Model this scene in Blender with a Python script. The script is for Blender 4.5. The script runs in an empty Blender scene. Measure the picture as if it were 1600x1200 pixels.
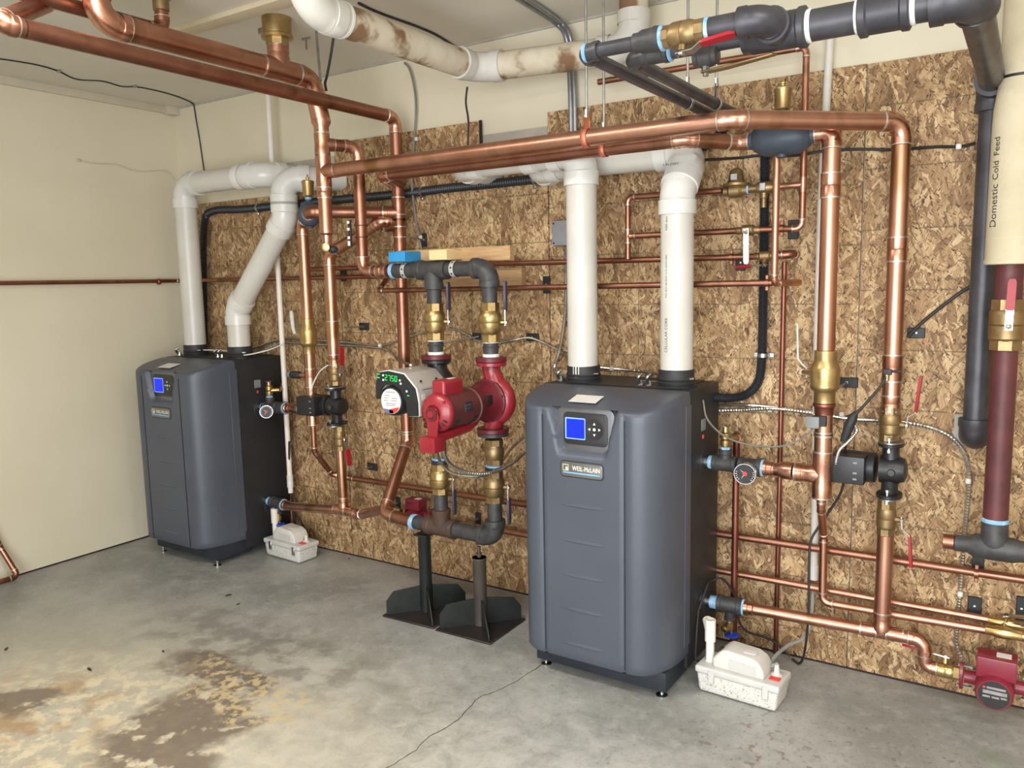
import bpy, bmesh, math, random
from mathutils import Vector as V, Matrix, Euler
random.seed(7)
SC = bpy.context.scene
COL = SC.collection
PI = math.pi

# ------------------------------------------------------------------ camera
# metres: x runs along the back wall, y out of the wall (negative = into the room), z up
cam_d = bpy.data.cameras.new('camera')
cam = bpy.data.objects.new('camera', cam_d)
COL.objects.link(cam)
cam_d.sensor_fit = 'HORIZONTAL'
cam_d.sensor_width = 36.0
cam_d.lens = 36.0 * 1250.46 / 1600.0
cam_d.clip_start = 0.02
cam.matrix_world = Matrix(((0.839525, -0.052132, 0.540813, 4.198729), (0.542937, 0.117859, -0.831461, -2.942149), (-0.020394, 0.991661, 0.127250, 1.413000), (0.000000, 0.000000, 0.000000, 1.000000)))
SC.camera = cam

# ------------------------------------------------------------------ world, lights, exposure
w = bpy.data.worlds.new('world')
SC.world = w
w.use_nodes = True
w.node_tree.nodes['Background'].inputs[0].default_value = (0.80, 0.88, 1.0, 1)
w.node_tree.nodes['Background'].inputs[1].default_value = 0.9

def area(name, loc, target, sx, sy, power, col, spread=PI):
    d = bpy.data.lights.new(name, 'AREA')
    d.shape = 'RECTANGLE'; d.size = sx; d.size_y = sy; d.energy = power; d.color = col; d.spread = spread
    o = bpy.data.objects.new(name, d); COL.objects.link(o)
    o.location = loc
    o.rotation_euler = (V(target) - V(loc)).to_track_quat('-Z', 'Y').to_euler()
    return o
# daylight through the wide open garage door behind the camera, and the tube lamps on the ceiling
area('door_daylight', (4.2, -4.15, 1.10), (3.6, 0, 0.55), 3.2, 2.0, 150, (0.96, 0.985, 1.0))
area('tube_lamp_near', (2.3, -1.9, 2.40), (2.3, -1.9, 0), 1.25, 0.25, 26, (1.0, 0.95, 0.87))
area('tube_lamp_far', (4.6, -1.9, 2.40), (4.6, -1.9, 0), 1.25, 0.25, 26, (1.0, 0.97, 0.92))

SC.view_settings.view_transform = 'Standard'
SC.view_settings.look = 'None'
SC.view_settings.gamma = 1.0
SC.view_settings.use_curve_mapping = False
SC.view_settings.exposure = 0.08

# ------------------------------------------------------------------ materials
MATS = {}
def lin(c):
    return tuple(((x/255.0)/12.92 if x/255.0 <= 0.04045 else ((x/255.0+0.055)/1.055)**2.4) for x in c) + (1.0,)

def mat(name, c1, c2=None, rough=0.5, metal=0.0, scale=20.0, detail=4.0, c3=None, bump=0.0, bscale=80.0,
        coat=0.0, rvar=0.0, stretch=None, spec=0.5, emit=None, estr=0.0, alpha=None, trans=0.0, pos=(0.35, 0.66, 0.78)):
    """procedural material: two or three colours mixed by noise, optional bump"""
    m = bpy.data.materials.new(name); m.use_nodes = True
    nt = m.node_tree; N = nt.nodes; L = nt.links
    b = N['Principled BSDF']
    b.inputs['Roughness'].default_value = rough
    b.inputs['Metallic'].default_value = metal
    b.inputs['Coat Weight'].default_value = coat
    b.inputs['Coat Roughness'].default_value = 0.15
    b.inputs['Specular IOR Level'].default_value = spec
    b.inputs['Transmission Weight'].default_value = trans
    tc = N.new('ShaderNodeTexCoord')
    src = tc.outputs['Object']
    if stretch:
        mp = N.new('ShaderNodeMapping'); mp.inputs['Scale'].default_value = stretch
        L.new(src, mp.inputs['Vector']); src = mp.outputs['Vector']
    no = N.new('ShaderNodeTexNoise'); no.inputs['Scale'].default_value = scale; no.inputs['Detail'].default_value = detail
    L.new(src, no.inputs['Vector'])
    if c2 is None:
        c2 = tuple(min(255, x*1.08) for x in c1)
    cr = N.new('ShaderNodeValToRGB')
    cr.color_ramp.elements[0].position = pos[0]; cr.color_ramp.elements[0].color = lin(c1)
    cr.color_ramp.elements[1].position = pos[1]; cr.color_ramp.elements[1].color = lin(c2)
    if c3:
        e = cr.color_ramp.elements.new(pos[2]); e.color = lin(c3)
    L.new(no.outputs['Fac'], cr.inputs['Fac']); L.new(cr.outputs['Color'], b.inputs['Base Color'])
    if rvar:
        mr = N.new('ShaderNodeMapRange'); mr.inputs['To Min'].default_value = max(0.02, rough-rvar); mr.inputs['To Max'].default_value = rough+rvar
        n2 = N.new('ShaderNodeTexNoise'); n2.inputs['Scale'].default_value = scale*1.7; n2.inputs['Detail'].default_value = 3
        L.new(src, n2.inputs['Vector']); L.new(n2.outputs['Fac'], mr.inputs['Value']); L.new(mr.outputs['Result'], b.inputs['Roughness'])
    if bump:
        n3 = N.new('ShaderNodeTexNoise'); n3.inputs['Scale'].default_value = bscale; n3.inputs['Detail'].default_value = 3
        L.new(src, n3.inputs['Vector'])
        bp = N.new('ShaderNodeBump'); bp.inputs['Strength'].default_value = bump; bp.inputs['Distance'].default_value = 0.004
        L.new(n3.outputs['Fac'], bp.inputs['Height']); L.new(bp.outputs['Normal'], b.inputs['Normal'])
    if emit:
        b.inputs['Emission Color'].default_value = lin(emit); b.inputs['Emission Strength'].default_value = estr
    MATS[name] = m
    return m

mat('copper', (180, 130, 108), (198, 150, 128), 0.36, 1.0, 7, c3=(158, 118, 84), rvar=0.10, stretch=(1, 1, 0.35), pos=(0.35, 0.56, 0.70))
mat('copper_dull', (150, 102, 84), (168, 120, 100), 0.38, 1.0, 8, c3=(128, 92, 70), rvar=0.08, pos=(0.35, 0.56, 0.70))
mat('copper_dark', (124, 74, 62), (146, 92, 78), 0.38, 0.9, 7, c3=(100, 60, 52), rvar=0.08)
mat('copper_fitting', (190, 138, 116), (208, 158, 136), 0.30, 1.0, 30, c3=(150, 94, 74), rvar=0.1)
mat('copper_strap', (205, 120, 92), (222, 140, 110), 0.5, 0.6, 20)
mat('solder', (190, 182, 172), (220, 212, 200), 0.35, 0.9, 60)
mat('brass', (166, 140, 94), (188, 164, 116), 0.36, 0.9, 25, c3=(140, 114, 74), rvar=0.08)
mat('brass_old', (136, 114, 80), (160, 136, 98), 0.45, 0.85, 25, c3=(100, 82, 58), rvar=0.08)
mat('brass_bright', (186, 158, 102), (204, 178, 124), 0.30, 0.95, 20)
mat('iron', (58, 58, 60), (74, 73, 73), 0.5, 0.25, 30, c3=(90, 80, 70), bump=0.15, bscale=160)
mat('iron_rust', (88, 62, 50), (70, 58, 54), 0.6, 0.2, 22, c3=(122, 84, 62), bump=0.2, bscale=140)
mat('iron_black', (42, 44, 50), (54, 56, 62), 0.42, 0.3, 20)
mat('gas_pipe', (60, 59, 64), (76, 75, 80), 0.42, 0.35, 14, c3=(94, 92, 95), rvar=0.06)
mat('dope_white', (214, 214, 210), (235, 235, 230), 0.6, 0, 60)
mat('dope_blue', (112, 158, 196), (136, 178, 208), 0.55, 0, 60, c3=(190, 212, 224), pos=(0.35, 0.55, 0.72))
mat('pvc', (198, 195, 187), (208, 205, 198), 0.32, 0, 6, c3=(192, 188, 177))
mat('pvc_fitting', (210, 209, 204), (218, 217, 212), 0.25, 0, 8)
mat('pvc_conduit', (206, 202, 192), (218, 214, 204), 0.4, 0, 10)
mat('pvc_thin', (224, 216, 206), (233, 226, 217), 0.4, 0, 10)
mat('insulation', (196, 184, 158), (212, 201, 178), 0.85, 0, 7, c3=(178, 160, 130), bump=0.25, bscale=45)
mat('insulation_old', (208, 199, 182), (196, 184, 162), 0.85, 0, 8, detail=7, c3=(128, 98, 72), bump=0.35, bscale=35, pos=(0.35, 0.52, 0.61))
mat('insulation_band', (198, 195, 187), (208, 205, 197), 0.6, 0, 9)
mat('cold_feed_cover', (190, 178, 150), (200, 189, 163), 0.85, 0, 12, c3=(176, 160, 128), bump=0.2, bscale=90)
mat('rust_red', (98, 52, 52), (80, 42, 46), 0.5, 0.2, 12, c3=(60, 50, 62), rvar=0.1)
mat('cover_grey', (72, 77, 88), (76, 81, 92), 0.40, 0, 4, bump=0.05, bscale=900, spec=0.5)
mat('cabinet_black', (38, 38, 40), (44, 44, 46), 0.5, 0, 12, spec=0.4)
mat('base_black', (38, 42, 50), (44, 48, 56), 0.5, 0, 12, spec=0.4)
mat('seam_dark', (36, 40, 48), (42, 46, 54), 0.6, 0, 12)
mat('bezel_silver', (104, 105, 108), (114, 115, 118), 0.36, 0.5, 12)
mat('panel_black', (40, 39, 42), (46, 45, 48), 0.35, 0, 12)
mat('icon_white', (235, 235, 235), (240, 240, 240), 0.5, 0, 12)
mat('screen_blue', (10, 30, 230), (12, 40, 240), 0.3, 0, 12, emit=(8, 30, 250), estr=0.9)
mat('screen_edge', (120, 160, 250), (130, 170, 250), 0.3, 0, 12, emit=(110, 150, 250), estr=0.5)
mat('badge', (120, 120, 116), (132, 132, 128), 0.32, 0.6, 12)
mat('badge_letter', (226, 220, 205), (236, 230, 216), 0.4, 0.2, 12)
mat('badge_blue', (110, 170, 220), (130, 185, 230), 0.4, 0, 12)
mat('paper_white', (216, 214, 208), (226, 224, 218), 0.6, 0, 40)
mat('ink', (46, 42, 42), (60, 56, 56), 0.7, 0, 40)
mat('rubber_black', (34, 35, 38), (42, 43, 46), 0.55, 0, 20)
mat('csst', (34, 36, 42), (42, 44, 50), 0.45, 0, 20)
mat('pump_black', (28, 28, 31), (36, 36, 39), 0.4, 0, 20, bump=0.05)
mat('pump_red', (134, 30, 40), (148, 38, 48), 0.34, 0, 8, coat=0.25)
mat('pump_red_dark', (92, 26, 34), (106, 32, 40), 0.42, 0, 8, c3=(84, 38, 38))
mat('motor_brown', (80, 44, 42), (98, 44, 46), 0.5, 0.1, 10, c3=(112, 36, 42))
mat('circulator_red', (122, 30, 46), (134, 36, 54), 0.35, 0, 8, coat=0.2)
mat('slot_dark', (34, 18, 20), (42, 22, 24), 0.7, 0, 10)
mat('drive_silver', (190, 186, 180), (200, 196, 190), 0.35, 0.35, 10)
mat('drive_black', (30, 32, 35), (36, 38, 41), 0.35, 0, 10)
mat('led_green', (20, 190, 85), (30, 205, 95), 0.4, 0, 10, emit=(20, 225, 95), estr=0.9)
mat('button_white', (225, 235, 230), (235, 240, 238), 0.4, 0, 10, emit=(225, 240, 235), estr=0.5)
mat('decal_red', (222, 60, 52), (228, 68, 60), 0.5, 0, 10)
mat('decal_blue', (88, 100, 176), (96, 108, 182), 0.5, 0, 10)
mat('chrome', (190, 190, 192), (214, 214, 216), 0.22, 1.0, 20)
mat('zinc', (160, 160, 160), (186, 186, 186), 0.34, 0.95, 40)
mat('armour', (168, 165, 158), (198, 195, 188), 0.26, 0.9, 30)
mat('strap_metal', (186, 186, 184), (206, 206, 204), 0.4, 0.4, 40)
mat('rod', (150, 150, 148), (178, 178, 176), 0.4, 0.9, 30)
mat('emt', (140, 142, 146), (160, 162, 166), 0.35, 0.8, 14)
mat('wire_black', (36, 33, 33), (46, 42, 42), 0.55, 0, 20)
mat('wire_grey', (118, 114, 108), (134, 130, 124), 0.5, 0, 20)
mat('wire_white', (206, 202, 194), (218, 214, 206), 0.5, 0, 20)
mat('strut_black', (34, 36, 38), (42, 44, 46), 0.5, 0.2, 20)
mat('stand_black', (34, 38, 37), (42, 45, 44), 0.42, 0.3, 14)
mat('stand_plate', (48, 42, 40), (58, 50, 47), 0.42, 0.3, 9, c3=(66, 54, 48))
mat('stand_dusty', (66, 60, 56), (80, 72, 66), 0.55, 0.2, 12, c3=(92, 80, 70))
mat('lever_red', (146, 22, 34), (158, 28, 40), 0.4, 0, 20)
mat('lever_blue', (44, 48, 72), (52, 56, 82), 0.4, 0, 20)
mat('lever_white', (206, 206, 200), (220, 220, 214), 0.4, 0, 20)
mat('separator_grey', (58, 66, 78), (66, 74, 86), 0.5, 0.1, 12, bump=0.1, bscale=120)
mat('wood_block', (222, 188, 136), (230, 200, 152), 0.7, 0, 20, stretch=(2, 8, 8))
mat('wood_board', (176, 140, 100), (192, 158, 116), 0.75, 0, 10, stretch=(1, 8, 10), c3=(150, 114, 78))
mat('wood_painted', (206, 194, 168), (198, 184, 156), 0.7, 0, 8, c3=(180, 160, 128))
mat('tape_blue', (36, 136, 196), (46, 146, 204), 0.6, 0, 20)
mat('knob_blue', (28, 60, 170), (36, 70, 186), 0.4, 0, 20)
mat('sump_white', (206, 203, 196), (214, 211, 204), 0.45, 0, 14)
mat('sump_lid', (194, 192, 188), (204, 202, 198), 0.4, 0, 14)
mat('sump_tank', (204, 202, 195), (212, 210, 204), 0.5, 0, 160, c3=(150, 144, 130), detail=2, pos=(0.35, 0.58, 0.66))
mat('gauge_face', (36, 36, 38), (42, 42, 44), 0.4, 0, 20)
mat('needle_red', (200, 60, 60), (210, 70, 70), 0.5, 0, 20)
mat('box_grey', (124, 126, 130), (136, 138, 142), 0.5, 0.1, 20)
mat('sensor_grey', (118, 120, 120), (130, 132, 132), 0.5, 0.1, 20)
mat('plaster_grey', (168, 162, 150), (182, 176, 166), 0.8, 0, 12)
mat('tubing', (190, 194, 194), (204, 208, 208), 0.12, 0, 10, spec=0.6, trans=0.6)
mat('wall_cream', (212, 203, 179), (218, 210, 188), 0.62, 0, 1.6, c3=(206, 196, 171), bump=0.06, bscale=25)
mat('ceiling_paint', (206, 200, 186), (212, 206, 193), 0.7, 0, 2.0)
mat('trim_paint', (196, 186, 166), (204, 194, 175), 0.65, 0, 4)

def osb_material():
    m = bpy.data.materials.new('osb'); m.use_nodes = True
    nt = m.node_tree; N = nt.nodes; L = nt.links
    b = N['Principled BSDF']; b.inputs['Roughness'].default_value = 0.62; b.inputs['Specular IOR Level'].default_value = 0.35
    tc = N.new('ShaderNodeTexCoord'); oi = N.new('ShaderNodeObjectInfo')
    def math_(op, a, bb=None, clamp=False):
        n = N.new('ShaderNodeMath'); n.operation = op; n.use_clamp = clamp
        for i, v in enumerate((a, bb)):
            if v is None: continue
            if isinstance(v, (int, float)): n.inputs[i].default_value = v
            else: L.new(v, n.inputs[i])
        return n.outputs[0]
    sep = N.new('ShaderNodeSeparateXYZ'); L.new(tc.outputs['Object'], sep.inputs[0])
    off = math_('MULTIPLY', oi.outputs['Random'], 37.0)
    cmb = N.new('ShaderNodeCombineXYZ')
    L.new(math_('ADD', sep.outputs['X'], off), cmb.inputs[0]); L.new(sep.outputs['Z'], cmb.inputs[1])
    base = cmb.outputs[0]
    wob = N.new('ShaderNodeTexNoise'); wob.inputs['Scale'].default_value = 60; wob.inputs['Detail'].default_value = 2
    L.new(base, wob.inputs['Vector'])
    vs = N.new('ShaderNodeVectorMath'); vs.operation = 'MULTIPLY_ADD'
    L.new(wob.outputs['Color'], vs.inputs[0]); vs.inputs[1].default_value = (0.013, 0.013, 0); L.new(base, vs.inputs[2])
    pos = vs.outputs[0]
    col = None; height = None
    layers = [(86, 0.070, 0.018, 1.0), (20, 0.062, 0.015, 0.30), (128, 0.070, 0.016, 0.34), (66, 0.090, 0.022, 0.34),
              (98, 0.100, 0.026, 0.34), (150, 0.060, 0.012, 0.26), (44, 0.075, 0.020, 0.24), (76, 0.125, 0.040, 0.16), (108, 0.050, 0.0075, 0.24), (64, 0.015, 0.0026, 0.12), (136, 0.013, 0.0026, 0.10)]
    for i, (ang, ln, wd, cov) in enumerate(layers):
        mp = N.new('ShaderNodeMapping'); mp.vector_type = 'POINT'
        rot = N.new('ShaderNodeVectorRotate'); rot.rotation_type = 'Z_AXIS'; rot.inputs['Angle'].default_value = math.radians(-ang)
        L.new(pos, rot.inputs['Vector']); L.new(rot.outputs[0], mp.inputs['Vector'])
        mp.inputs['Scale'].default_value = (1/ln, 1/wd, 1); mp.inputs['Location'].default_value = (i*7.3, i*3.1, 0)
        vo = N.new('ShaderNodeTexVoronoi'); vo.voronoi_dimensions = '2D'; vo.distance = 'EUCLIDEAN'
        vo.inputs['Scale'].default_value = 1; vo.inputs['Randomness'].default_value = 0.85
        L.new(mp.outputs[0], vo.inputs['Vector'])
        sc = N.new('ShaderNodeSeparateColor'); L.new(vo.outputs['Color'], sc.inputs[0])
        # grain along the flake
        g = N.new('ShaderNodeTexNoise'); g.noise_dimensions = '2D'; g.inputs['Scale'].default_value = 1; g.inputs['Detail'].default_value = 3
        gm = N.new('ShaderNodeMapping'); gm.inputs['Scale'].default_value = (14, 260, 1); L.new(rot.outputs[0], gm.inputs['Vector']); L.new(gm.outputs[0], g.inputs['Vector'])
        tone = math_('ADD', math_('MULTIPLY', sc.outputs[0], 0.62), math_('MULTIPLY', math_('SUBTRACT', g.outputs['Fac'], 0.5), 0.6))
        edge = math_('MULTIPLY', math_('SUBTRACT', vo.outputs['Distance'], 0.44), 0.9, True)
        tone = math_('ADD', math_('SUBTRACT', tone, edge), 0.20 if i < 9 else -0.18)
        if col is None:
            col = tone; height = math_('MULTIPLY', sc.outputs[1], 0.5)
        else:
            inside = math_('LESS_THAN', vo.outputs['Distance'], 0.56)
            mask = math_('MULTIPLY', math_('LESS_THAN', sc.outputs[1], cov), inside)
            mx = N.new('ShaderNodeMix'); L.new(mask, mx.inputs[0]); L.new(col, mx.inputs[2]); L.new(tone, mx.inputs[3]); col = mx.outputs[0]
            mh = N.new('ShaderNodeMix'); L.new(mask, mh.inputs[0]); L.new(height, mh.inputs[2])
            L.new(math_('ADD', math_('MULTIPLY', sc.outputs[2], 0.5), 0.1*i), mh.inputs[3]); height = mh.outputs[0]
    cr = N.new('ShaderNodeValToRGB'); e = cr.color_ramp.elements
    e[0].position = 0.0; e[0].color = lin((82, 58, 36)); e[1].position = 1.0; e[1].color = lin((228, 200, 152))
    for p, c in ((0.18, (124, 92, 58)), (0.38, (158, 121, 79)), (0.58, (182, 147, 101)), (0.78, (205, 173, 126))):
        x = e.new(p); x.color = lin(c)
    L.new(col, cr.inputs['Fac'])
    # slow tint drift across the sheet
    big = N.new('ShaderNodeTexNoise'); big.inputs['Scale'].default_value = 5; big.inputs['Detail'].default_value = 2; L.new(base, big.inputs['Vector'])
    hs = N.new('ShaderNodeHueSaturation'); hs.inputs['Saturation'].default_value = 0.93
    mr = N.new('ShaderNodeMapRange'); mr.inputs['To Min'].default_value = 0.72; mr.inputs['To Max'].default_value = 1.14
    L.new(big.outputs['Fac'], mr.inputs['Value']); L.new(mr.outputs[0], hs.inputs['Value']); L.new(cr.outputs['Color'], hs.inputs['Color'])
    # printed nailing grid: thin green-black lines, 16 in upright and 8 in level
    def lines(coord, pitch, width):
        f = math_('PINGPONG', coord, pitch/2)
        return math_('LESS_THAN', f, width)
    gl = math_('MAXIMUM', lines(sep.outputs['X'], 0.4064, 0.0022), lines(sep.outputs['Z'], 0.2, 0.0026))
    brk = N.new('ShaderNodeTexNoise'); brk.inputs['Scale'].default_value = 26; brk.inputs['Detail'].default_value = 2; L.new(base, brk.inputs['Vector'])
    gl = math_('MULTIPLY', math_('MULTIPLY', gl, math_('GREATER_THAN', brk.outputs['Fac'], 0.44)), 0.55)
    mx = N.new('ShaderNodeMix'); mx.data_type = 'RGBA'
    L.new(gl, mx.inputs[0]); L.new(hs.outputs[0], mx.inputs[6]); mx.inputs[7].default_value = lin((66, 72, 50))
    L.new(mx.outputs[2], b.inputs['Base Color'])
    bp = N.new('ShaderNodeBump'); bp.inputs['Strength'].default_value = 0.35; bp.inputs['Distance'].default_value = 0.002
    L.new(height, bp.inputs['Height']); L.new(bp.outputs['Normal'], b.inputs['Normal'])
    MATS['osb'] = m
osb_material()

def concrete_material():
    m = bpy.data.materials.new('concrete'); m.use_nodes = True
    nt = m.node_tree; N = nt.nodes; L = nt.links
    b = N['Principled BSDF']
    tc = N.new('ShaderNodeTexCoord'); P = tc.outputs['Object']
    def noise(scale, detail=5, rough=0.55, vec=None, dist=0.0):
        n = N.new('ShaderNodeTexNoise'); n.inputs['Scale'].default_value = scale; n.inputs['Detail'].default_value = detail
        n.inputs['Roughness'].default_value = rough; n.inputs['Distortion'].default_value = dist
        L.new(vec or P, n.inputs['Vector']); return n
    def math_(op, a, bb=None, clamp=False):
        n = N.new('ShaderNodeMath'); n.operation = op; n.use_clamp = clamp
        for i, v in enumerate((a, bb)):
            if v is None: continue
            if isinstance(v, (int, float)): n.inputs[i].default_value = v
            else: L.new(v, n.inputs[i])
        return n.outputs[0]
    def mix(fac, c1, c2):
        n = N.new('ShaderNodeMix'); n.data_type = 'RGBA'
        if isinstance(fac, float): n.inputs[0].default_value = fac
        else: L.new(fac, n.inputs[0])
        for s, c in ((6, c1), (7, c2)):
            if isinstance(c, tuple): n.inputs[s].default_value = lin(c)
            else: L.new(c, n.inputs[s])
        return n.outputs[2]
    def ramp(v, a, bb):
        n = N.new('ShaderNodeMapRange'); n.interpolation_type = 'SMOOTHSTEP'
        n.inputs['From Min'].default_value = a; n.inputs['From Max'].default_value = bb; L.new(v, n.inputs['Value']); return n.outputs[0]
    wn = noise(5.0, 4); wv = N.new('ShaderNodeVectorMath'); wv.operation = 'MULTIPLY_ADD'
    L.new(wn.outputs['Color'], wv.inputs[0]); wv.inputs[1].default_value = (0.34, 0.34, 0); L.new(P, wv.inputs[2])
    sub = N.new('ShaderNodeVectorMath'); sub.operation = 'SUBTRACT'; L.new(wv.outputs[0], sub.inputs[0]); sub.inputs[1].default_value = (0.17, 0.17, 0)
    PW = sub.outputs[0]
    def blob(x, y, rx, ry, soft=0.35):
        mp = N.new('ShaderNodeMapping'); mp.vector_type = 'POINT'
        mp.inputs['Location'].default_value = (-x/rx, -y/ry, 0); mp.inputs['Scale'].default_value = (1/rx, 1/ry, 0)
        L.new(PW, mp.inputs['Vector'])
        ln = N.new('ShaderNodeVectorMath'); ln.operation = 'LENGTH'; L.new(mp.outputs[0], ln.inputs[0])
        r = N.new('ShaderNodeMapRange'); r.interpolation_type = 'SMOOTHSTEP'
        r.inputs['From Min'].default_value = 1.0 + soft; r.inputs['From Max'].default_value = 1.0 - soft
        r.inputs['To Min'].default_value = 0; r.inputs['To Max'].default_value = 1
        L.new(ln.outputs[1], r.inputs['Value']); return r.outputs[0]
    n1 = noise(2.4, 6); n2 = noise(16, 6, 0.65); n3 = noise(70, 5, 0.7)
    c = mix(ramp(n1.outputs['Fac'], 0.35, 0.68), (136, 137, 133), (164, 164, 160))
    c = mix(math_('MULTIPLY', ramp(n2.outputs['Fac'], 0.48, 0.70), 0.35), c, (190, 189, 184))
    c = mix(math_('MULTIPLY', ramp(n2.outputs['Fac'], 0.46, 0.28), 0.4), c, (116, 114, 107))
    c = mix(math_('MULTIPLY', ramp(n3.outputs['Fac'], 0.46, 0.32), 0.5), c, (88, 84, 77))
    # mottled paler tone towards the room
    n4 = noise(11, 8, 0.72, None, 0.6)
    pale = math_('MULTIPLY', blob(2.9, -1.75, 1.7, 0.95, 0.6), ramp(n4.outputs['Fac'], 0.30, 0.70))
    c = mix(math_('MULTIPLY', pale, 0.75), c, (206, 204, 197))
    # warm, worn ground towards the left foreground; dried brown water marks and ochre crust
    c = mix(math_('MULTIPLY', blob(1.75, -1.75, 1.15, 0.75, 0.6), 0.55), c, (196, 186, 160))
    crust = math_('MULTIPLY', math_('MULTIPLY', blob(1.72, -1.72, 0.62, 0.42, 0.5), ramp(n2.outputs['Fac'], 0.46, 0.58)), 0.8)
    c = mix(crust, c, (222, 208, 176))
    ochre = math_('MULTIPLY', math_('MULTIPLY', blob(1.40, -1.70, 0.34, 0.22, 0.5), ramp(noise(7, 4).outputs['Fac'], 0.45, 0.6)), 0.7)
    c = mix(ochre, c, (168, 132, 88))
    brown = math_('MAXIMUM', blob(1.94, -1.44, 0.21, 0.17, 0.18), blob(1.74, -1.20, 0.30, 0.10, 0.25))
    brown = math_('MAXIMUM', brown, blob(1.30, -1.68, 0.12, 0.09, 0.25))
    brown = math_('MAXIMUM', brown, blob(2.02, -1.62, 0.26, 0.12, 0.3))
    brown = math_('MULTIPLY', brown, ramp(noise(11, 4).outputs['Fac'], 0.36, 0.46))
    c = mix(math_('MULTIPLY', brown, 0.85), c, (112, 97, 84))
    damp = math_('MULTIPLY', blob(1.72, -0.98, 0.62, 0.22, 0.6), ramp(noise(9, 4).outputs['Fac'], 0.42, 0.6))
    c = mix(math_('MULTIPLY', damp, 0.55), c, (112, 106, 96))
    yel = math_('MULTIPLY', math_('MAXIMUM', blob(1.92, -1.20, 0.34, 0.09, 0.4), blob(2.0, -1.32, 0.22, 0.06, 0.4)), ramp(noise(26, 4).outputs['Fac'], 0.46, 0.58))
    c = mix(math_('MULTIPLY', yel, 0.8), c, (206, 186, 142))
    rst = math_('MULTIPLY', blob(3.56, -0.66, 0.22, 0.14, 0.5), ramp(noise(30, 3).outputs['Fac'], 0.56, 0.64))
    c = mix(math_('MULTIPLY', rst, 0.7), c, (118, 100, 86))
    rst2 = math_('MULTIPLY', blob(3.75, -0.47, 0.42, 0.10, 0.5), ramp(noise(38, 3).outputs['Fac'], 0.60, 0.66))
    c = mix(math_('MULTIPLY', rst2, 0.6), c, (112, 100, 90))
    grn = blob(4.19, -0.36, 0.07, 0.05, 0.8)
    c = mix(math_('MULTIPLY', grn, 0.4), c, (120, 140, 118))
    spk = noise(120, 2, 0.5)
    c = mix(math_('MULTIPLY', ramp(spk.outputs['Fac'], 0.70, 0.74), 0.6), c, (80, 74, 66))
    L.new(c, b.inputs['Base Color'])
    rr = N.new('ShaderNodeMapRange'); rr.inputs['To Min'].default_value = 0.20; rr.inputs['To Max'].default_value = 0.58
    L.new(n2.outputs['Fac'], rr.inputs['Value']); L.new(rr.outputs[0], b.inputs['Roughness'])
    b.inputs['Specular IOR Level'].default_value = 0.4
    bp = N.new('ShaderNodeBump'); bp.inputs['Strength'].default_value = 0.25; bp.inputs['Distance'].default_value = 0.003
    L.new(n3.outputs['Fac'], bp.inputs['Height']); L.new(bp.outputs['Normal'], b.inputs['Normal'])
    MATS['concrete'] = m
concrete_material()

# ------------------------------------------------------------------ mesh helpers
OFF = {}
def frame(d):
    d = V(d).normalized()
    a = V((0, 0, 1)) if abs(d.z) < 0.9 else V((1, 0, 0))
    u = d.cross(a).normalized()
    return u, d.cross(u).normalized()

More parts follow.
